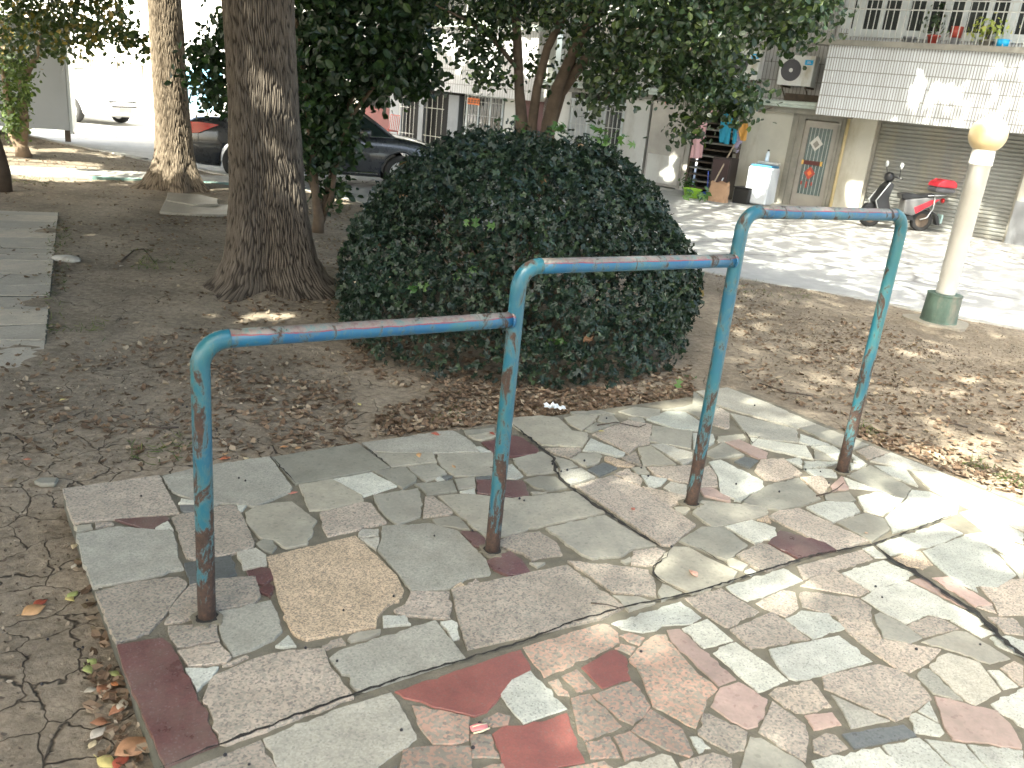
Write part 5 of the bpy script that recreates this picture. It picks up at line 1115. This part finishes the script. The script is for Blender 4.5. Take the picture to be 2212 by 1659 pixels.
b=MB(); b.prism([(hl-.22,.38),(hl+.2,.36),(hl+.14,.47),(hl,.50),(hl-.15,.47)],-.06,.06); o=b.build('front_mudguard',BLK,sct); fix(o)
b=MB(); b.prism([(-hl-.05,.50),(-hl+.28,.30),(-hl+.48,.34),(-hl+.50,.62),(-hl+.05,.70),(-hl-.28,.72)],-.13,.13); o=b.build('tail_body',WHT,sct); fix(o); bv=o.modifiers.new('b','BEVEL'); bv.width=.03; bv.segments=2
b=MB(); b.prism([(-hl-.02,.53),(-hl+.22,.36),(-hl+.28,.48),(-hl-.05,.66),(-hl-.24,.69)],-.137,.137); o=b.build('side_panel',RED,sct); fix(o)
b=MB(); b.prism([(-hl+.56,.63),(-hl+.60,.73),(-hl+.45,.76),(-hl+.2,.745),(-hl-.1,.79),(-hl-.15,.74),(-hl+.1,.70),(-hl+.48,.62)],-.12,.12); o=b.build('seat',BLK,sct); fix(o); bv=o.modifiers.new('b','BEVEL'); bv.width=.02
b=MB(); b.tube([(-hl+.05,.14,.74),(-hl-.28,.13,.78),(-hl-.42,.0,.79),(-hl-.28,-.13,.78),(-hl+.05,-.14,.74)],.012,6); b.tube([(-hl-.1,.14,.74),(-hl-.12,.15,.5),(-hl-.03,.15,.30),(-hl+.1,.14,.25)],.012,6); b.tube([(-hl-.1,-.14,.74),(-hl-.12,-.15,.5),(-hl-.03,-.15,.30),(-hl+.1,-.14,.25)],.012,6); b.build('rear_rack',SIL,sct,True)
b=MB(); b.box(-hl-.48,-hl-.06,-.19,.19,.83,.93,0,.03); bx=b.build('top_box',M['acf'],sct); b=MB(); b.prism([(-hl-.49,.935),(-hl-.05,.935),(-hl-.09,1.03),(-hl-.20,1.09),(-hl-.40,1.09),(-hl-.48,1.03)],-.2,.2); o=b.build('box_lid',RED,bx); fix(o); bv=o.modifiers.new('b','BEVEL'); bv.width=.03; bv.segments=3
b=MB(); b.tube([(hl-.2,0,.8),(hl-.27,0,1.02)],.03,8); b.tube([(hl-.33,.33,1.03),(hl-.27,.12,1.05),(hl-.27,-.12,1.05),(hl-.33,-.33,1.03)],.015,8); b.lathe([(0,-.08),(.09,-.06),(.11,.04),(.06,.1),(0,.11)],(hl-.22,0,1.03),16,0); b.build('handlebar',BLK,sct,True)
for s_ in(1,-1):
    b=MB(); b.tube([(hl-.3,s_*.26,1.05),(hl-.26,s_*.30,1.22)],.008,6); mm=b.build('mirror',BLK,sct,True); b=MB(); b.lathe([(0,-.015),(.065,-.01),(.065,.01),(0,.015)],(hl-.26,s_*.31,1.28),18,0); b.build('mirror_face',M['hl'],mm,True)
b=MB(); b.prism([(-hl-.05,.5),(-hl-.32,.34),(-hl-.38,.16),(-hl-.33,.16),(-hl-.24,.36),(-hl-.0,.5)],-.07,.07); o=b.build('rear_mudguard',BLK,sct); fix(o); b=MB(); b.box(-hl-.41,-hl-.38,-.09,.09,.20,.38); b.build('number_plate',plain('pale_plate',(.35,.5,.5),.4),sct)
b=MB(); b.lathe([(0,-.03),(.05,-.02),(.05,.02),(0,.03)],(-hl-.36,.0,.66),12,0); b.build('tail_lamp',M['tail'],sct,True)
b=MB(); b.tube([(0,.1,.24),(-.12,.2,.01)],.012,6); b.build('side_stand',BLK,sct)
# ---------------------------------------------------------------- household things along the house wall
def FT(name,label,cat,x,k,y=440,group=None): s=LP(x,y,k)[0]; return thing(name,label,cat,FL(s,k,ZR),RF,group)
def hgt(x,y,k): return LP(x,y,k)[1]
# washing machine
k=.75; s0,s1=LP(1610,400,k)[0],LP(1660,400,k)[0]; hm=hgt(1640,358,k); t=thing('washing_machine','white top-loading washing machine with a blue lid beside the beige wall','washing machine',FL(s0,k,ZR),RF)
b=MB(); b.box(0,s1-s0,0,.55,.03,hm-.03,0,.03); b.build('cabinet',plain('washing_machine_white',(.68,.72,.76),.35),t); b=MB(); b.box(.03,s1-s0-.03,.05,.52,hm-.03,hm+.015,0,.012); b.build('lid',plain('blue_lid',(.06,.25,.45),.4),t); b=MB(); b.box(.02,s1-s0-.02,.40,.56,hm+.016,hm+.09,0,.02); b.build('control_panel',M['bars'],t)
for x in(.06,s1-s0-.06):
    for y in(.06,.49): b=MB(); b.lathe([(0,0),(.025,0),(.025,.03),(0,.03)],(x,y,0),8); b.build('foot',M['blk'],t)
t=thing('bottle','white bottle with a dark cap on top of the washing machine','bottle',FL(s0+.22,k-.45,ZR+hm+.09),0); b=MB(); b.lathe([(0,0),(.045,0),(.045,.17),(.02,.22),(.02,.235),(0,.235)],n=14); b.build('body',M['paper'],t,True); b=MB(); b.lathe([(0,.236),(.024,.236),(.024,.27),(0,.27)],n=10); b.build('cap',M['blk'],t)
# iron shelf rack
k=.12; s0,s1=LP(1486,360,k)[0],LP(1588,360,k)[0]; hs=gl-.16; t=thing('slatted_rack','dark slatted rack with shelves behind the hanging laundry','rack',FL(s0,k,ZR),RF); b=MB()
for x in(0,s1-s0):
    for y in(0,.55): b=MB(); b.box(x-.03,x+.03,y,y+.06,0,hs); b.build('upright',M['rust'],t)
i=0; z=.12
while z<hs-.05:
    b=MB(); b.box(.03,s1-s0-.03,.005,.6,z,z+.035); b.build('shelf',M['brown'] if i%2 else M['rust'],t); z+=.155; i+=1
part('back_panel',M['dark'],[(0,s1-s0,.62,.64,0,hs)],t)
# laundry on a line
k=.9; zln=hgt(1540,232,k); s0,s1=LP(1400,232,k)[0],LP(1640,232,k)[0]; t=thing('clothes_line','thin clothes line under the ledge, holding the pink and teal laundry','clothes line',FL(s0,k,ZR+zln),RF); b=MB(); b.tube([((s1-s0)*i/10,0,-.03*math.sin(i/10*3.14)) for i in range(11)],.006,5); b.build('line',M['bars'],t)
b=MB()
for x in(0,s1-s0): b.tube([(x,0,0),(x,k-.2,.12)],.014,6)
b.build('bracket',M['rust'],t)
def cloth(name,label,poly,mat,k,thick=.035,wav=.03,cat=None,seed=1):
    """hanging cloth: outline in photo px turned into a folded sheet with thickness"""
    P=np.array([LP(x,y,k) for x,y in poly]); s0,z0=P.mean(0); lo,hi=P.min(0),P.max(0); nx_,nz_=26,34
    X=np.linspace(lo[0],hi[0],nx_);Z=np.linspace(lo[1],hi[1],nz_); XX,ZZ=np.meshgrid(X,Z,indexing='ij'); cin=inpoly(np.stack([(XX[:-1,:-1]+XX[1:,1:])/2,(ZZ[:-1,:-1]+ZZ[1:,1:])/2],-1),P)
    r_=np.random.default_rng(seed); ph=r_.uniform(0,6,2); YY=wav*np.sin(XX*38+ph[0]+.8*np.sin(ZZ*6))*(1.1-(ZZ-lo[1])/(hi[1]-lo[1])*.6)+wav*.6*np.sin(XX*17+ph[1])
    b=MB(); idx={}
    def vi(i,j):
        if (i,j) not in idx: idx[i,j]=len(b.v); b.v.append((XX[i,j]-s0,YY[i,j],ZZ[i,j]-z0))
        return idx[i,j]
    for i in range(nx_-1):
        for j in range(nz_-1):
            if cin[i,j]: b.f.append((vi(i,j),vi(i+1,j),vi(i+1,j+1),vi(i,j+1))); b.m.append(0)
    o=b.build(name,mat,None,True); o.location=FL(s0,k,z0+ZR); o.rotation_euler=(0,0,RF); so_=o.modifiers.new('s','SOLIDIFY'); so_.thickness=thick; return tag(o,label,cat or 'laundry')
PK=plain('pink_cloth',(.62,.38,.40),.9,var=.08); 
cloth('dress','long pink dress hanging from the clothes line, in front of the rack',[(1512,233),(1520,228),(1527,245),(1526,262),(1520,300),(1513,342),(1490,341),(1497,300),(1502,272),(1500,262),(1505,248)],PK,.9,.03,.02,'dress')
cloth('pillow_cover','small pale pink cloth hanging between the pink dress and the teal garment',[(1522,225),(1528,236),(1548,238),(1556,232),(1546,254),(1536,256),(1528,248)],PK,.95,.02,.015,'cloth',2)
cloth('trousers','teal trousers hanging from the clothes line',[(1558,242),(1594,250),(1592,296),(1588,312),(1582,312),(1582,268),(1574,312),(1556,308),(1552,296)],plain('teal_cloth',(.02,.22,.33),.85,var=.15),.88,.03,.02,'trousers',3)
cloth('shopping_bag','orange bag hanging right of the teal trousers',[(1600,268),(1612,266),(1614,285),(1610,305),(1598,303),(1596,284)],plain('orange_bag',(.5,.26,.06),.7),.8,.06,.015,'bag',4)
cloth('small_flag','small red pennant hanging under the pale green gutter',[(1445,212),(1448,214),(1447,226),(1437,225),(1436,222)],M['red'],.6,.01,.005,'pennant',5)
# mop, brooms, bin, bag, boxes
k=1.25; a=LP(1524,428,k); c=LP(1556,300,k); t=thing('mop','long wooden mop leaning head-up against the rack','mop',FL(a[0],k,ZR),RF); b=MB(); b.tube([(0,0,.02),(c[0]-a[0],.9,c[1])],.018,8); b.build('handle',plain('pale_wood',(.42,.33,.24),.7,var=.2,sc=9),t); P3=np.random.default_rng(8).normal(0,1,(60,3))*[.035,.03,.1]+[c[0]-a[0]+.02,.9,c[1]-.02]; leafcloud('head',P3,P3*0+[0,-1,0],.14,plain('lilac_mop_strands',(.55,.5,.68),.9),'quad',t,.5,.5,8)
a=LP(1519,436,k); c=LP(1518,370,k); t=thing('dustpan','blue long-handled dustpan standing by the mop','dustpan',FL(a[0],k-.05,ZR),RF); b=MB(); b.tube([(0,.1,.05),(c[0]-a[0],.25,c[1])],.014,8); b.build('handle',plain('blue_plastic',(.02,.06,.35),.4),t); b=MB(); b.prism([(-.16,0),(.16,0),(.13,.09),(.05,.17),(-.05,.17),(-.13,.09)],-.02,.14); o=b.build('pan',bpy.data.materials['blue_plastic'],t); fix(o)
a=LP(1536,432,k); c=LP(1546,385,k); t=thing('broom','white-handled broom leaning beside the blue dustpan','broom',FL(a[0],k-.1,ZR),RF); b=MB(); b.tube([(0,0,.08),(c[0]-a[0],.3,c[1])],.014,8); b.build('handle',M['paper'],t); b=MB(); b.prism([(-.13,0),(.13,0),(.06,.1),(-.06,.1)],-.03,.03); b.build('brush',plain('grey_bristles',(.4,.42,.45),.8),t)
a=LP(1492,432,k+.1); t=thing('plastic_basin','lime green plastic basin on the ground near the bush','basin',FL(a[0],k+.1,ZR),0); b=MB(); b.lathe([(0,.01),(.15,.0),(.21,.19),(.225,.2),(.205,.19),(.14,.03),(0,.03)],n=28); b.build('basin_shell',plain('lime_plastic',(.35,.62,.06),.4),t,True); b=MB(); b.tube([(.225*math.cos(u),.225*math.sin(u),.2) for u in np.linspace(0,6.283,29)],.01,6); b.build('rim',bpy.data.materials['lime_plastic'],t,True)
a=LP(1549,436,k); t=thing('paper_bag','crumpled brown paper bag on the ground by the rack','paper bag',FL(a[0],k,ZR),RF); b=MB(); r_=np.random.default_rng(3)
for i,z in enumerate(np.linspace(0,.42,7)):
    w_=.22+.02*r_.normal(); d_=.13-.06*i/6
    for q in range(20):
        an=q*math.pi/10; rr_=1+.06*r_.normal(); x=w_*rr_*np.sign(math.cos(an))*abs(math.cos(an))**.6; y=d_*rr_*np.sign(math.sin(an))*abs(math.sin(an))**.6; b.v.append((x,y,z+.03*r_.normal()*(i==6)+.0))
for i in range(6):
    for q in range(20): b.f.append((i*20+q,i*20+(q+1)%20,(i+1)*20+(q+1)%20,(i+1)*20+q)); b.m.append(0)
b.build('bag_side',plain('brown_paper',(.42,.27,.17),.9,var=.1),t); b=MB(); b.box(-.2,.2,-.1,.1,.002,.01); b.build('bag_bottom',bpy.data.materials['brown_paper'],t)
a=LP(1590,440,.9); t=thing('storage_crate','black plastic crate between the paper bag and the washing machine','crate',FL(a[0]-.12,.9,ZR),RF); b=MB(); b.box(0,.38,0,.4,0,.34,0,.02); b.build('crate_box',M['blk'],t); b=MB(); b.box(-.012,.392,-.012,.412,.34,.37,0,.008); b.build('crate_rim',M['dark'],t)
a=LP(1556,380,.7); t=thing('dark_cabinet','low dark brown cabinet in front of the slatted rack','cabinet',FL(a[0]-.25,.72,ZR),RF); hh=hgt(1560,340,.72); b=MB(); b.box(0,.46,0,.45,.0,hh,0,.01); b.build('cabinet_body',plain('dark_brown_wood',(.045,.033,.03),.6,var=.2),t); b=MB(); b.box(.03,.43,-.015,0,.05,hh-.05); b.build('door',plain('dark_red_wood',(.06,.035,.035),.5),t)
a=LP(1905,520,.2); 
P3=[]; r_=np.random.default_rng(21)
for i in range(70): P3.append(FL(LP(1480,436,1.)[0]+r_.normal(0,.10),1.+r_.normal(0,.07),ZR+.3+r_.normal(0,.12)))
P3=np.array(P3); c=P3.mean(0); t=thing('potted_plant','small leafy plant behind the lime green basin','plant',[c[0],c[1],ZR]); leafcloud('leaves',P3-[c[0],c[1],ZR],P3*0+[0,0,1],.1,M['fresh'],'ell',t,.3,1.,21); b=MB(); b.lathe([(0,0),(.08,0),(.11,.17),(.1,.17)],n=14); b.build('pot',M['grey'],t,True)
# chair and bench in the shade left
k=.9; a=LP(838,300,k); t=thing('metal_chair','red metal chair beside the grey pillar behind the black car','chair',FL(a[0],k,ZR),RF); b=MB(); b.box(-.22,.22,-.2,.22,.44,.47); b.build('seat',M['red'],t); b=MB()
for x in np.linspace(-.2,.2,6): b.tube([(x,.22,.47),(x,.27,.92)],.012,5)
b.tube([(-.2,.27,.92),(.2,.27,.92)],.014,6); b.build('backrest',M['red'],t)
for x in(-.2,.2):
    for y in(-.18,.2): bb=MB(); bb.tube([(x,y,0),(x,y,.44)],.014,6); bb.build('leg',M['red'],t)
# ---------------------------------------------------------------- small things on the ground
def zsoil(x,y):
    x=np.asarray(x,float);y=np.asarray(y,float); mound=.07*np.exp(-((x+2.1)**2+(y-6.9)**2)/.9)+.05*np.exp(-((x+4.8)**2+(y-12)**2)/.8)+.05*np.exp(-((x-.05)**2+(y-6.25)**2)/1.5)
    z=ZS+.022*vnoise(x+50,y+50,3,3,.5)+.012*vnoise(x+50,y+50,5,4,3.)+mound-.012; return np.minimum(z,ZS+.05+mound)
M['dry1']=leafmat('dry_fallen_leaves',(.09,.06,.04),(.20,.14,.095),(.37,.31,.23),.75,.1,.2)
M['grass']=leafmat('sparse_weeds',(.04,.07,.02),(.08,.12,.035),(.2,.2,.08),.6,.3,.2)
r=np.random.default_rng(99)
def scatter(regs,n,seed,dens_px=True):
    out=[]; r=np.random.default_rng(seed)
    for poly,cnt in regs:
        W=np.array([G(x,y,ZS)[:2] for x,y in poly]); lo,hi=W.min(0),W.max(0); got=[]
        while sum(len(g) for g in got)<cnt: p=r.uniform(lo,hi,(cnt,2)); got.append(p[inpoly(p,W)])
        out.append(np.concatenate(got)[:cnt])
    P=np.concatenate(out); P=P[~inpoly(P,SLAB+0)]; P=P[P[:,1]<kerb_y(P[:,0])-.15]; cl=vnoise(P[:,0]*1.9+40,P[:,1]*1.9+40,seed+3,3); P=P[r.uniform(-.9,.55,len(P))<cl]; return P
def litter(name,regs,size,mat,seed,tagl,shape='dry',lift=.008,flat=.8):
    P=scatter(regs,0,seed); z=zsoil(P[:,0],P[:,1])+lift*np.random.default_rng(seed).uniform(.3,1.6,len(P)); o=leafcloud(name,np.c_[P,z],np.tile([0,0,1.],(len(P),1)),size,mat,shape,None,flat,1.1,seed); return tag(o,tagl,kind='stuff')
far=[(0,330),(430,330),(500,440),(760,470),(2212,780),(2212,560),(1500,560),(900,430)]
litter('leaf_litter',[([(740,790),(1100,905),(1480,872),(1500,800),(1440,700),(760,700)],4200),([(820,880),(800,940),(1110,905),(1500,868),(1500,840),(1000,840)],1500),([(300,790),(420,780),(760,830),(780,950),(620,960),(470,880)],420),([(480,620),(760,620),(760,720),(480,720)],380),
  ([(0,820),(420,700),(760,760),(760,960),(130,1040),(0,1060)],900),([(1600,830),(2212,1075),(2212,800),(1540,590)],1900),([(1780,930),(2212,1075),(2212,1020),(1900,930)],500),([(0,300),(450,330),(480,460),(0,450)],1100),([(0,460),(700,440),(700,640),(0,820)],1000),([(690,430),(760,420),(740,640),(690,600)],260),([(340,455),(500,465),(490,490),(340,485)],160),([(95,470),(150,470),(125,800),(92,800)],170),([(150,1150),(185,1180),(330,1659),(250,1659)],40),([(185,1420),(255,1440),(310,1659),(215,1659)],45)],.047,M['dry1'],5,'brown fallen leaves lying in drifts round the bush and over the soil')
litter('soil_crumbs',[([(0,820),(420,700),(760,760),(760,960),(130,1040),(0,1060)],2600),([(1600,830),(2212,1075),(2212,700),(1540,590)],9000),([(0,460),(700,440),(700,640),(0,820)],2200),([(0,1060),(140,1050),(350,1659),(0,1659)],450),([(740,790),(1100,905),(1480,872),(1440,700),(760,700)],1500)],.017,leafmat('soil_crumbs',(.09,.07,.055),(.22,.18,.135),(.36,.31,.24),.9,.0,.1),6,'crumbs of dry leaf, bark and soil on the bare ground','dry',.006,.5)
litter('weeds',[([(100,480),(160,480),(120,800),(95,800)],260),([(280,530),(420,560),(420,600),(280,590)],90),([(120,700),(230,690),(230,740),(120,740)],60),([(270,960),(400,940),(420,990),(280,1020)],120),([(150,1130),(270,1090),(270,1110),(150,1160)],50),([(0,370),(120,380),(120,400),(0,400)],300),([(1600,600),(1760,630),(1740,660),(1600,630)],260),([(1840,900),(1920,940),(1900,960),(1840,930)],60),([(2080,1000),(2212,1060),(2212,1030),(2100,985)],130),([(820,900),(1000,870),(1000,900),(820,930)],110),([(300,560),(340,560),(340,590),(300,590)],60),([(700,450),(760,450),(760,500),(700,500)],50)],.06,M['grass'],8,'sparse green weeds and dry grass blades in the soil','blade',.012,.25)
# single leaves
LT={}
def leafobj(x,y,cols,size,label,up_=0.,rz=None,z=None,grp='single fallen leaves',curl=1.):
    r=np.random.default_rng(int(x*31+y)); key=cols
    if key not in LT: LT[key]=plain('leaf_'+['ochre','brown','olive','pink','pale','yellow','green','rust'][len(LT)%8],cols,.6,var=.2,sc=30,bumps=.2)
    on=inpoly(G(x,y,0)[None,:2],SLAB)[0]; p=G(x,y,0 if on else ZS); zz=(.004 if on else float(zsoil(p[0],p[1]))+.012); zz=zz if z is None else z
    b=MB(); L=9; W=[0,.16,.27,.33,.33,.28,.2,.1,.0]; 
    vs=[]
    for i in range(L):
        u=i/(L-1)-.5; zc=.10*curl*math.cos(u*5)+.12*curl*u*u
        for s_ in(-1,0,1): vs.append((u*size,s_*W[i]*size*.9+.03*size*math.sin(i),size*(zc*.35+.13*curl*abs(s_)*(W[i]))+.001))
    fs=[(3*i+s_,3*i+3+s_,3*i+4+s_,3*i+1+s_) for i in range(L-1) for s_ in(0,1)]; b.add(vs,fs); b.tube([(-.5*size,0,.01*size+.002),(-.68*size,.03*size,.004)],.0008,4)
    o=b.build('fallen_leaf',LT[key],None,True); o.location=(p[0],p[1],zz); o.rotation_euler=(r.uniform(-.15,.15)+up_,r.uniform(-.15,.15),r.uniform(0,6.28) if rz is None else rz); tag(o,label,'leaf',grp)
    so_=o.modifiers.new('s','SOLIDIFY'); so_.thickness=.0007
PKL=(.62,.25,.2); BR=(.28,.13,.07); OC=(.45,.27,.13); GR=(.30,.34,.12); PA=(.42,.38,.3); YE=(.55,.47,.18); RU=(.3,.07,.04); CR=(.5,.42,.27)
for a in [(1497,1240,(.62,.36,.27),.055,'smooth pinkish leaf on the cracked slate stone, right of the second blue post',0,1.9),(635,1067,(.55,.2,.15),.035,'small red leaf between two grey stones near the first blue post'),(1367,1101,(.4,.14,.1),.03,'crumpled red-brown leaf on the long pink stone'),(1871,1153,(.45,.3,.2),.022,'small tan leaf near the far end of the long joint'),
  (72,1308,OC,.075,'orange-brown folded leaf on the cracked soil',.2,.9),(86,1290,RU,.05,'dark red leaf end lying on the orange-brown leaf',.2,1.0),(157,1275,GR,.05,'pale green leaf above the slab side near the soil crack'),(150,1285,YE,.045,'yellow leaf under the pale green one beside the slab side'),(198,1432,GR,.042,'round green leaf beside the slab side, level with the maroon stone top'),(190,1448,GR,.045,'narrow green leaf pointing at the soil by the slab side'),(246,1458,(.33,.36,.14),.04,'round yellow-green leaf lying against the dark slab side'),
  (247,1478,(.5,.2,.08),.03,'small orange leaf just under the round yellow-green leaf'),(222,1487,BR,.055,'dark brown curled leaf in the pile by the slab side'),(197,1490,PA,.04,'thin grey leaf left of the dark brown curled leaf'),(264,1520,PA,.05,'pale whitish leaf touching the slab side'),(252,1530,BR,.05,'reddish brown leaf below the pale whitish leaf'),(212,1577,(.5,.45,.38),.052,'pale beige leaf with a wavy edge on the soil by the slab'),(200,1602,CR,.03,'tiny cream leaf below the wavy beige leaf'),
  (290,1612,(.36,.2,.11),.10,'long brown leaf leaning on the bottom of the slab side',.3,.75),(230,1643,YE,.065,'yellow leaf at the bottom edge of the picture'),(262,1640,RU,.06,'dark red leaf beside the long brown leaf'),(213,1555,BR,.05,'dull brown leaf above the wavy beige leaf'),(236,1500,(.2,.12,.07),.05,'dark leaf in the middle of the pile by the slab side'),(160,1218,PA,.03,'grey leaf scrap at the head of the leaf pile'),
  (160,1178,CR,.035,'cream leaf on the soil left of the slab corner'),(487,992,(.5,.16,.08),.05,'red-orange leaf at the slab rim behind the first blue post',0,.5),(487,984,OC,.045,'brown leaf resting on the red-orange leaf at the slab rim'),(532,990,CR,.04,'pale yellow leaf on the rim of the big grey stone'),(612,965,(.5,.24,.1),.035,'orange leaf standing at the joint on the far slab rim'),(645,966,OC,.035,'small brown leaf right of the standing orange leaf'),(668,930,(.5,.4,.3),.03,'round pale leaf on the soil behind the far slab rim'),
  (776,873,YE,.035,'greenish yellow leaf in the litter left of the second post'),(940,939,(.42,.12,.08),.045,'red leaf at the slab rim by the litter'),(1063,938,RU,.035,'thin dark red leaf lying on the long pale stone'),(127,845,CR,.035,'pale leaf on the soil at mid left'),(60,1000,(.42,.16,.09),.035,'orange-red leaf near the left border of the soil'),(135,870,YE,.03,'yellowish leaf below the pale leaf at mid left'),(262,575,PA,.05,'grey leaf on the soil near the trunk'),
  (1300,933,YE,.035,'yellow leaf in the joint crack under the bush'),(375,430,(.4,.4,.32),.05,'pale leaf near the broken slabs'),(980,1010,OC,.03,'brown leaf on the dark grey slab stones'),(905,985,OC,.04,'tan leaf lying along the joint of the grey stones')]:
    leafobj(*a[:5],*( [a[5]] if len(a)>5 else [0.]),*( [a[6]] if len(a)>6 else [None]))
# a torn piece of pink and yellow peel
p=G(1036,1572,0); t=thing('fruit_peel','torn piece of pink and cream peel on the salmon stones','peel',(p[0],p[1],-.006),.4); b=MB(); vs=[]
for i in range(6):
    for j in range(5): vs.append((-.025+.01*i,(-.013+.0065*j)*(1-.25*abs(i-2.5)/2.5),.004+.006*math.sin(i*.6+.5)+.0025*math.sin(j*2.2)))
b.add(vs,[(5*i+j,5*i+5+j,5*i+6+j,5*i+1+j) for i in range(5) for j in range(4)]); o=b.build('peel_skin',plain('pink_peel',(.75,.28,.28),.5),t,True); m_=o.modifiers.new('s','SOLIDIFY'); m_.thickness=.0015
b=MB(); b.tube([(-.022,-.014,.005),(.0,-.0165,.008),(.025,-.010,.008)],.0022,6); b.build('peel_edge',plain('cream_peel',(.8,.75,.5),.5),t,True); b=MB(); b.tube([(-.02,.002,.0115),(.0,.004,.0125),(.02,.003,.0125)],.0011,5); b.build('peel_stripe',bpy.data.materials['cream_peel'],t,True)
# black berries
b=MB(); R0=.0048; b.lathe([(R0*math.cos(a),R0+R0*math.sin(a)) for a in np.linspace(-1.5,1.5,8)],n=10); b.tube([(0,0,2*R0-.0005),(.001,0,2*R0+.002)],.0006,4); b0=b.build('black_berry',plain('black_berry_skin',(.012,.011,.016),.35),None,True)
first=True
for x,y in [(305,1073),(516,1034),(187,1284),(168,1397),(90,1475),(486,1628),(538,1648),(660,1402),(728,1430),(1022,1612) ,(867,1565+9),(742,1320),(850,1290),(1020,1148),(1122,1079),(1030,1062),(938,1178-19),(1036,1560),(1385,1405),(1132,1083),(1225,1017),(1193,1004),(1385,1037-25),(1262,997),(1400,1030),(1630,877),(1740,1046-30),(1772,1050-30),(1790,1045),(1892,1265),(2118,1330+60),(1980,1355+45),(1906,1288),(530,1040),(115,1092),(925,870),(395,880),(404,884),(1310,905),(1500,1003),(1590,1067-20),(1683,1064),(1450,1183),(1212,1020),(740,920),(178,1360+30),(102,1373)]:
    o=b0 if first else b0.copy()
    if not first: col.objects.link(o)
    first=False; on=inpoly(G(x,y,0)[None,:2],SLAB)[0]; p=G(x,y,0 if on else ZS); zz=(-.0 if on and not lower(p) else (-.009 if on else float(zsoil(p[0],p[1])))); o.location=(p[0],p[1],zz); o.rotation_euler=(0,0,random.uniform(0,6)); o.scale=(random.uniform(.8,1.15),)*3
    tag(o,'small round black berry dropped on the paving or soil','berry','black berries fallen from the trees')
# twigs
def twig(pts,rad_,label,z=None):
    P=[G(x,y,0) if inpoly(G(x,y,0)[None,:2],SLAB)[0] else G(x,y,ZS) for x,y in pts]; c=P[0]; on=P[0][2]==0
    Q=[]
    for i,p in enumerate(P): zz=(rad_+.001 if on else float(zsoil(p[0],p[1]))-c[2]+rad_+.004)+.004*math.sin(i*1.3)*(0<i<len(P)-1); Q.append((p[0]-c[0],p[1]-c[1],zz))
    b=MB(); b.tube(Q,[rad_*(1-.4*i/(len(Q)-1)) for i in range(len(Q))],6); o=b.build('twig',TW,None,True); o.location=c; tag(o,label,'twig','fallen twigs')
TW=plain('dark_twig_bark',(.06,.045,.035),.9,var=.3,sc=60)
for p_,rd,l in [([(1763,1073),(1790,1068),(1808,1058),(1822,1045)],.0035,'dark curved twig lying at the foot of the fourth blue post'),([(1276,1304),(1310,1309),(1342,1316)],.002,'straight thin twig on the big brownish pink stone'),([(317,930),(350,935),(386,930)],.006,'short thick stick on the soil behind the slab corner'),([(1290,920),(1330,915),(1380,925),(1395,918)],.003,'forked twig at the slab rim under the bush'),([(1355,900),(1372,915),(1392,922),(1410,915)],.004,'bent reddish twig beside the forked twig'),
   ([(1066,993),(1090,994),(1112,996)],.0016,'short twig on the grey stones left of the second post'),([(1058,1010),(1078,1014),(1098,1019)],.0016,'second short twig lying below the other on the grey stones'),([(240,905),(262,908),(290,915)],.004,'thin bent root on the soil'),([(260,565),(290,545),(310,540),(335,570)],.008,'broken branch on the soil between the side path and the thick trunk'),([(855,1200-10),(905,1230)],.0001,'x'),([(1610,935),(1625,960),(1640,945)],.003,'small twig at the right soil edge'),([(2010,905),(2040,912),(2090,925)],.006,'grey stick in the sunny soil at the right'),([(1640,830),(1700,850),(1760,858)],.006,'long thin stick on the soil behind the fourth post')]:
    if rd>.001: twig(p_,rd,l)
# broken slabs by the tree, stones and scraps
def slab_piece(poly,h,label,tilt=(0,0),z0=0.,mat=None):
    P=np.array([G(x,y,ZS) for x,y in poly]); c=P.mean(0); b=MB(); b.prism([tuple((p-c)[:2]) for p in P],0,h,'xy'); o=b.build('broken_slab',mat or M['q'],None); fix(o); o.location=(c[0],c[1],float(zsoil(c[0],c[1]))+z0); o.rotation_euler=(*tilt,0); tag(o,label,'slab','broken concrete slabs'); bv=o.modifiers.new('b','BEVEL'); bv.width=.006; return o
slab_piece([(345,462),(360,432),(400,440),(500,446),(505,466),(430,466)],.035,'long broken concrete slab left of the thick trunk, lowest of its pile',(0,.02),.0)
slab_piece([(360,440),(362,425),(430,430),(470,440),(472,450),(420,450)],.03,'smaller broken slab lying on top of the long one',(.03,-.02),.04)
slab_piece([(72,1046),(88,1038),(128,1038),(120,1052),(88,1053)],.02,'flat scrap of stone beside the slab corner',(0,0),.002,M['g'])
b=MB(); vs=[]; 
P=G(145,562,ZS); r_=np.random.default_rng(2)
b.lathe([(0,0),(.11,.005),(.13,.025),(.10,.045),(.04,.055),(0,.056)],n=14); b.v=[(x*(1+.15*r_.normal()*.5),y*.6,z) for x,y,z in b.v]; o=b.build('white_stone',M['kerb'],None,True); o.location=(P[0],P[1],float(zsoil(P[0],P[1]))-.01); tag(o,'pale rounded stone at the edge of the side path','stone')
P=G(1197,886,0); b=MB(); r_=np.random.default_rng(12); vs=[(x*.014+r_.normal(0,.003),y*.012+r_.normal(0,.003),.012+abs(r_.normal(0,.012))) for x in range(-4,5) for y in range(-2,3)]; b.add(vs,[(5*i+j,5*i+5+j,5*i+6+j,5*i+1+j) for i in range(8) for j in range(4)]); o=b.build('plastic_scrap',plain('white_plastic_scrap',(.62,.66,.68),.4,var=.05),None,False); o.location=(P[0],P[1],.0); tag(o,'crumpled white plastic scrap at the slab rim under the bush','plastic scrap'); m_=o.modifiers.new('s','SOLIDIFY'); m_.thickness=.001
